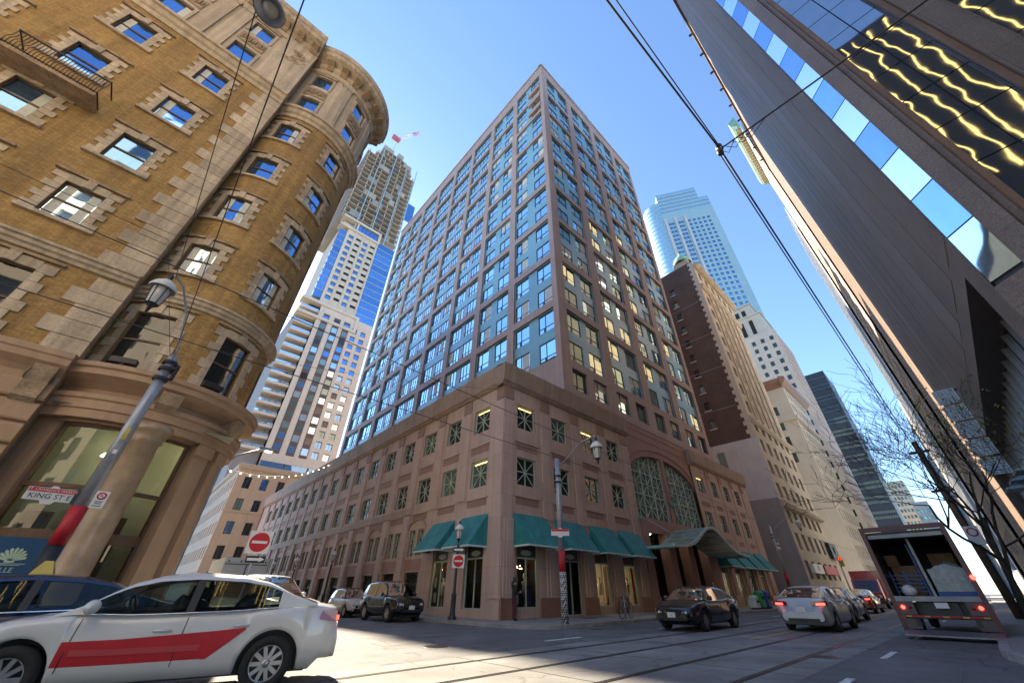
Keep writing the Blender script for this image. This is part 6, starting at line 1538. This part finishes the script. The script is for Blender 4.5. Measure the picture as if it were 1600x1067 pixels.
# delivery truck with open back
DT = thing('delivery_truck', 'dark red delivery truck with open back and tail lift at the right', 'truck', (19.9, 1.27, 0))
M['maroon'] = mat('maroon_truck_paint', (.115, .03, .025), .5, var=.25, scale=2, coat=.1); M['inner'] = mat('truck_inner_wall', (.09, .09, .085), .7, var=.2, scale=1.5); M['alum'] = mat('worn_aluminium', (.22, .225, .235), .45, metal=.5, var=.2, scale=3)
w, z0, z1, L_ = 1.13, 1.12, 3.02, 6.2
def dbox(nm, m, *b, parent=DT): g = MB(); g.box(*b); return obj(nm, g, m, parent, False)
for s in (-1, 1):
    o = dbox('side_panel', 'maroon', .06, L_, min(s * w, s * (w - .04)), max(s * w, s * (w - .04)), z0, z1); dbox('inner_lining', 'inner', .08, L_ - .1, min(s * (w - .045), s * (w - .06)), max(s * (w - .045), s * (w - .06)), z0 + .03, z1 - .05, parent=o)
    for z in (1.7, 2.3): dbox('lining_rail', 'alum', .1, L_ - .1, min(s * (w - .061), s * (w - .085)), max(s * (w - .061), s * (w - .085)), z, z + .07, parent=o)
    dbox('rear_post', 'maroon', -.02, .1, min(s * (w + .03), s * (w - .1)), max(s * (w + .03), s * (w - .1)), .16, z1 + .06)
dbox('roof_panel', 'inner', .1, L_, -w + .042, w - .042, z1 - .03, z1 + .03); dbox('rear_header', 'maroon', -.03, .12, -w - .03, w + .03, z1 + .062, z1 + .2); dbox('roller_door', 'alum', .13, .7, -w + .12, w - .12, z1 - .16, z1 - .04)
dbox('cargo_floor', 'wood', .0, L_, -w + .1, w - .1, z0 - .06, z0); dbox('front_wall', 'inner', L_, L_ + .05, -w, w, z0, z1)
dbox('rear_sill', 'alum', -.04, .0, -w + .1, w - .1, .98, 1.12); dbox('rear_skirt', 'bronze', -.01, .04, -w + .1, -.62, .62, .98); dbox('rear_skirt', 'bronze', -.01, .04, .62, w - .1, .62, .98)
g = MB()
o = dbox('reflector_bar', 'redp', -.05, -.01, -w + .1, w - .1, .55, .6)
for k in range(5): y = -1.0 + .45 * k; dbox('white_reflector', 'lyellow', -.056, -.05, y, y + .14, .555, .595, parent=o)
pl = dbox('licence_plate', 'white', -.035, -.02, -.22, .1, .8, .95)
g = MB(); b = len(g.v)
for (x, z) in ((-.75, .09), (-.02, .12), (-.02, .22), (-.75, .13)):
    for y in (-w + .02, w - .02): g.vert((x, y, z))
for f in ((0, 1, 3, 2), (2, 3, 5, 4), (4, 5, 7, 6), (6, 7, 1, 0), (0, 2, 4, 6), (7, 5, 3, 1)): g.face(f)
obj('tail_lift_platform', g, 'alum', DT, False)
for s in (-1, 1):
    dbox('lower_panel', 'bronze', -.01, .03, min(s * .66, s * (w - .1)), max(s * .66, s * (w - .1)), .24, .52); dbox('lift_arm', 'black', -.02, .9, s * .7 - .06, s * .7 + .06, .32, .5)
    for (y, m, r) in ((.92, 'tail', .055), (.76, 'tailo', .06)): g = MB(); g.lathe([(0, -.03), (r * .8, -.025), (r, 0)], (-.015, s * y, .82), 14, axis='x'); obj('tail_light', g, m, DT, False)
g = MB(); g.lathe([(0, -.03), (.06, -.02), (.07, 0)], (-.03, -w + .0, 1.62), 14, axis='x'); obj('tail_light', g, 'tail', DT, False)
for x in (1.3, 6.9):
    for s in (-1, 1): wheel(DT, x, s * (w - .25), .44, s, .28)
dbox('chassis', 'black', .2, 7.2, -.45, .45, .55, .95); dbox('under_box', 'black', .4, 1.1, -w + .1, w - .1, .5, .95)
g = MB(); b = len(g.v); pr = [(6.35, .5), (8.1, .5), (8.2, 1.3), (7.8, 2.5), (6.35, 2.6)]
for y in (-1.1, 1.1):
    for x, z in pr: g.vert((x, y, z))
for j in range(5): j2 = (j + 1) % 5; g.face((b + j, b + j2, b + 5 + j2, b + 5 + j))
g.face((4, 3, 2, 1, 0)); g.face((5, 6, 7, 8, 9)); obj('cab', g, 'maroon', DT, False)
dbox('partition_post', 'alum', .9, 1.0, -.02, .06, z0, z1 - .1)
# its load: pallet rack, wrapped pallet, crates, cartons
M['wrap'] = mat('plastic_wrapped_goods', (.30, .34, .36), .3, var=.25, scale=7, bump=.4, sscale=12); M['bluep'] = mat('blue_plastic', (.01, .06, .28), .45, var=.1); M['card'] = mat('brown_cardboard', (.30, .19, .10), .8, var=.15, scale=4)
X0, Y0 = 19.9, 1.27
PW = thing('wrapped_pallet', 'plastic wrapped pallet of goods on the right inside the truck', 'pallet', (X0 + 1.5, Y0 - .6, z0)); g = MB(); g.box(X0 + .9, X0 + 2.1, Y0 - 1.04, Y0 - .08, z0, z0 + .13); obj('pallet_base', g, 'bluep', PW)
g = MB(); nx = 8; hz = [[z0 + .9 + .12 * random.random() - .2 * abs(j - 3) / 4 for j in range(8)] for i in range(8)]
for i in range(7):
    for j in range(7):
        def q(a, b): return (X0 + .92 + 1.16 * a / 7, Y0 - 1.02 + .92 * b / 7, hz[a][b])
        g.quad(q(i, j), q(i + 1, j), q(i + 1, j + 1), q(i, j + 1))
for j in range(7):
    a = (X0 + .92, Y0 - 1.02 + .92 * j / 7); b_ = (X0 + .92, Y0 - 1.02 + .92 * (j + 1) / 7); g.quad((*a, z0 + .13), (*a, hz[0][j]), (*b_, hz[0][j + 1]), (*b_, z0 + .13))
obj('wrapped_goods', g, 'wrap', PW)
BR = thing('blue_pallet_rack', 'blue barred pallet cage on the left inside the truck', 'pallet rack', (X0 + 1.6, Y0 + .6, z0))
for k in range(5): g = MB(); z = z0 + .12 + .12 * k; g.box(X0 + 1.2, X0 + 1.24, Y0 + .12, Y0 + 1.0, z, z + .04); obj('bar', g, 'bluep', BR)
for y in (.12, .55, .95): g = MB(); g.box(X0 + 1.19, X0 + 1.25, Y0 + y, Y0 + y + .05, z0, z0 + (1.6 if y == .12 else .75)); obj('upright', g, 'bluep', BR)
for i, (x, y, z, sx, sy, sz, lab) in enumerate(((2.0, .25, 0, .6, .7, .95, 'tall carton behind the blue cage in the truck'), (2.9, -.9, .0, .7, .7, 1.35, 'brown carton stacked behind the wrapped pallet'), (1.9, .95 - .3, .95, .4, .35, .35, 'small pale carton on top of the load'))):
    g = MB(); g.box(X0 + x, X0 + x + sx, Y0 + y, Y0 + y + sy, z0 + z, z0 + z + sz); g.box(X0 + x - .002, X0 + x + sx + .002, Y0 + y + sy / 2 - .03, Y0 + y + sy / 2 + .03, z0 + z + .002, z0 + z + sz + .002)
    tag(obj('carton', g, 'card'), lab, 'carton')
g = MB(); g.lathe([(0, 0), (.16, .02), (.22, .12), (.2, .24), (.1, .32), (0, .34)], (X0 + .75, Y0 + .62, z0), 10); tag(obj('plastic_bag', g, 'white'), 'white bag lying at the edge of the truck bed', 'bag')
# ================================================================ people, bicycle, tree
def skin_figure(name, pts, edges, rad, root, m, sub=2):
    me = bpy.data.meshes.new(name); me.from_pydata(pts, edges, []); o = bpy.data.objects.new(name, me); COL.objects.link(o)
    sk = o.modifiers.new('skin', 'SKIN'); ss = o.modifiers.new('sub', 'SUBSURF'); ss.levels = sub; ss.render_levels = sub
    for i, r_ in enumerate(rad): me.skin_vertices[0].data[i].radius = r_ if isinstance(r_, tuple) else (r_, r_); me.skin_vertices[0].data[i].use_root = (i == 0)
    nm = bpy.data.meshes.new_from_object(o.evaluated_get(bpy.context.evaluated_depsgraph_get())); bpy.data.objects.remove(o); bpy.data.meshes.remove(me)
    nm.materials.clear(); nm.materials.append(M[m] if isinstance(m, str) else m)
    for p in nm.polygons: p.use_smooth = True
    return nm
M['skin'] = mat('skin', (.42, .26, .19), .55, var=.08); M['hair'] = mat('dark_hair', (.012, .01, .01), .5, var=.1); M['coat'] = mat('black_coat', (.012, .011, .014), .8, var=.15, scale=5); M['mar'] = mat('maroon_cloth', (.07, .012, .03), .85, var=.2, scale=6); M['cam'] = mat('brown_cloth', (.09, .03, .03), .85, var=.2, scale=6)
def person(label, loc, rz, top, legs, h=1.66):
    root = thing('person', label, 'person', loc, rz); k = h / 1.7
    P = [(0, 0, .95), (0, 0, 1.12), (0, .01, 1.32), (0, .0, 1.44), (0, -.03, 1.52), (0, -.05, 1.60),       # 0-5 pelvis..head base
         (.17, 0, 1.40), (.22, -.02, 1.18), (.17, -.20, 1.06), (.08, -.30, 1.14),                          # 6-9 left arm, forearm forward
         (-.17, 0, 1.40), (-.22, -.02, 1.18), (-.17, -.20, 1.08), (-.06, -.30, 1.16),                      # 10-13
         (.09, 0, .88), (.10, -.02, .48), (.10, .02, .09), (.10, -.14, .04),                               # 14-17
         (-.09, 0, .88), (-.10, -.04, .48), (-.10, .02, .09), (-.10, -.14, .04)]
    E_ = [(0, 1), (1, 2), (2, 3), (3, 4), (4, 5), (3, 6), (6, 7), (7, 8), (8, 9), (3, 10), (10, 11), (11, 12), (12, 13), (0, 14), (14, 15), (15, 16), (16, 17), (0, 18), (18, 19), (19, 20), (20, 21)]
    Rr = [(.16, .12), (.14, .11), (.17, .12), (.11, .09), .055, .06, .075, .06, .045, .035, .075, .06, .045, .035, .10, .075, .05, .045, .10, .075, .05, .045]
    me = skin_figure('body', [(a * k, b * k, c * k) for a, b, c in P], E_, [tuple(x * k for x in r_) if isinstance(r_, tuple) else r_ * k for r_ in Rr], root, legs)
    me.materials.append(M[top]); me.materials.append(M['skin']); me.materials.append(M['coat'])
    for p in me.polygons:
        c = p.center; z = c.z / k
        p.material_index = 3 if z < .10 else (0 if z < .9 else (2 if z > 1.47 or (c.y / k < -.24 and z > 1.0) else 1))
    obj('body', me, None, root, False)
    g = MB(); g.lathe([(0, -.115), (.055, -.10), (.078, -.04), (.083, .02), (.075, .08), (.045, .115), (0, .125)], (0, 0, 0), 16); g.v = [(x * k, (y * 1.15 - .07) * k, (z + 1.645) * k - .0) for x, y, z in g.v]
    g.lathe([(0, -.02), (.014, -.012), (.018, .0), (0, .03)], (0, -.17 * k, 1.63 * k), 8)
    for s in (-1, 1): g.lathe([(0, -.03), (.015, 0), (0, .03)], (s * .083 * k, -.06 * k, 1.64 * k), 6)
    hd = obj('head', g, 'skin', root, False)
    g = MB(); g.lathe([(.088, -.10), (.10, .0), (.09, .09), (.05, .125), (0, .135)], (0, 0, 0), 16, a0=R(-25), a1=R(205)); g.v = [(x * k, (y * 1.18 - .055) * k, (z + 1.655) * k) for x, y, z in g.v]
    g.tube([(0, .03 * k, 1.6 * k), (0, .07 * k, 1.45 * k), (0, .08 * k, 1.3 * k)], [.09 * k, .085 * k, .05 * k], 10); obj('hair', g, 'hair', hd, False)
    for s in (-1, 1): g = MB(); g.lathe([(0, -.012), (.011, 0), (0, .012)], (s * .032 * k, -.158 * k, 1.655 * k), 8); obj('eye', g, 'hair', hd, False)
    for s in (-1, 1):
        g = MB(); c = Vector((s * .07, -.31, 1.15)) * k
        for f in range(4): b = c + Vector((s * .012 - .018 * s * f * .6, -.01, .012 * f - .015)) * k; g.tube([b, b + Vector((-s * .03, -.045, .01)) * k, b + Vector((-s * .06, -.05, .012)) * k], [.010 * k, .009 * k, .007 * k], 6)
        g.tube([c + Vector((0, .0, .02)) * k, c + Vector((-s * .02, -.02, .05)) * k, c + Vector((-s * .045, -.03, .06)) * k], [.011 * k, .010 * k, .008 * k], 6); obj('fingers', g, 'skin', root, False)
    return root
PS = person('person in black top and maroon trousers looking down at a phone by the shop window', (14.45, 15.75, .13), R(62), 'coat', 'mar')
g = MB(); g.box(-.035, .035, -.385, -.375, 1.1, 1.24); tag(obj('mobile_phone', g, 'black', None), 'dark mobile phone held by the person at the shop window', 'phone'); ph = bpy.data.objects['mobile_phone']; ph.location = (14.45, 15.75, .13); ph.rotation_euler = (0, 0, R(62))
person('person in dark red coat walking on the pavement behind the black sedan', (34.5, 14.6, .13), R(-80), 'cam', 'coat', 1.72)
# bicycle locked to a ring post
BK = thing('bicycle', 'dark city bicycle parked at the kerb in front of the lit shop', 'bicycle', (20.0, 13.25, .13), R(8))
def ring(g, x, r_, y=0, z=.34, t=.018, n=28): g.tube([(x + r_ * math.cos(2 * math.pi * k / n), y, z + r_ * math.sin(2 * math.pi * k / n)) for k in range(n + 1)], t, 6, caps=False)
for x in (-.52, .52):
    g = MB(); ring(g, x, .33); w_ = obj('wheel', g, 'tread', BK, False); g = MB(); ring(g, x, .305, t=.008); g.lathe([(0, -.03), (.03, -.03), (.03, .03), (0, .03)], (x, 0, .34), 8, axis='y')
    for k in range(14): a = 2 * math.pi * k / 14; g.tube([(x, 0, .34), (x + .305 * math.cos(a), 0, .34 + .305 * math.sin(a))], .0025, 3)
    obj('rim', g, 'rim', w_, False)
g = MB()
for a, b in (((-.52, .34), (-.08, .30)), ((-.08, .30), (-.2, .82)), ((-.2, .82), (-.52, .34)), ((-.2, .78), (.36, .82)), ((-.08, .30), (.38, .74)), ((.35, .92), (.42, .60)), ((.42, .60), (.52, .34))): g.tube([(a[0], 0, a[1]), (b[0], 0, b[1])], .018, 8)
obj('frame', g, 'black', BK, False)
g = MB(); g.tube([(.35, 0, .92), (.33, 0, 1.0), (.36, 0, 1.04)], .014, 6); g.tube([(.22, -.3, 1.03), (.36, -.2, 1.05), (.36, .2, 1.05), (.22, .3, 1.03)], .013, 6); obj('handlebar', g, 'steel', BK, False)
g = MB(); g.tube([(-.2, 0, .82), (-.22, 0, .93)], .014, 6); g.lathe([(0, .95), (.09, .93), (.1, .9), (0, .89)], (-.24, 0, 0), 10); obj('saddle', g, 'black', BK, False)
g = MB(); g.lathe([(.09, -.01), (.1, 0), (.09, .01)], (-.08, -.03, .3), 16, axis='y'); g.tube([(-.08, -.05, .3), (.0, -.06, .16)], .01, 5); g.box(-.04, .06, -.13, -.05, .145, .165); g.tube([(-.08, .05, .3), (-.16, .06, .44)], .01, 5); g.box(-.21, -.11, .05, .13, .43, .45); obj('crank', g, 'steel', BK, False)
g = MB(); g.tube([(-.75, 0, .72), (-.2, 0, .72)], .01, 5); g.tube([(-.7, 0, .72), (-.52, 0, .34)], .008, 5); obj('carrier', g, 'black', BK, False)
RG = thing('bike_ring_post', 'grey ring post holding the parked bicycle', 'bike stand', (19.7, 13.1, .13)); g = MB(); g.tube([(19.7, 13.1, .13), (19.7, 13.1, 1.05)], .035, 8); obj('post', g, 'steel', RG); g = MB(); g.tube([(19.7 + .26 * math.cos(R(a)), 13.1, .75 + .16 * math.sin(R(a))) for a in range(0, 361, 20)], .018, 6); obj('ring', g, 'steel', RG)
# bare street tree on the near pavement
TR = thing('street_tree', 'nearly bare street tree with dark curved branches at the right edge', 'tree', (22.5, -.55, .13))
tr = MB(); tips = []
random.seed(14)
def branch(p, d, L, r_, depth):
    pts = [Vector(p)]; rs = [r_]; n = 5
    for i in range(n):
        d = (d + Vector((random.uniform(-.22, .22), random.uniform(-.22, .22), random.uniform(-.05, .16)))).normalized()
        pts.append(pts[-1] + d * L / n); rs.append(max(.007, r_ * (1 - .45 * (i + 1) / n)))
    (trunk if depth == 0 else tr).tube(pts, rs, 8 if depth < 2 else (5 if depth < 4 else 4), caps=False)
    if depth >= 6: tips.append(pts[-1]); return
    for k in range(5 if depth == 0 else (3 if depth < 3 else 2 + (random.random() < .6))):
        i = random.randint(2, n); a = random.uniform(0, 6.28); side = d.orthogonal().normalized(); side = Matrix.Rotation(a, 3, d) @ side
        nd = (d * random.uniform(.5, .9) + side * random.uniform(.5, .9) + Vector((-.08, .34 if depth < 2 else .1, .14))).normalized(); branch(pts[i], nd, L * random.uniform(.62, .85), rs[i] * .66, depth + 1)
trunk = MB(); branch((22.5, -.55, .1), Vector((.02, -.16, 1)).normalized(), 3.5, .115, 0)
obj('trunk', trunk, 'bark', TR); tag(obj('branches', tr, 'bark', TR), kind='stuff')
lf = MB()
for t in tips:
    for k in range(4 if t.y < -.9 else 0):
        if random.random() < .3: continue
        c = t + Vector((random.gauss(0, .06), random.gauss(0, .06), random.gauss(0, .06))); u_ = Vector((random.gauss(0, 1), random.gauss(0, 1), random.gauss(0, 1))).normalized(); v_ = u_.orthogonal().normalized(); s = .06
        lf.poly([c - u_ * s, c + v_ * s * .5, c + u_ * s, c - v_ * s * .5])
tag(obj('leaves', lf, 'leaf', TR), kind='stuff')
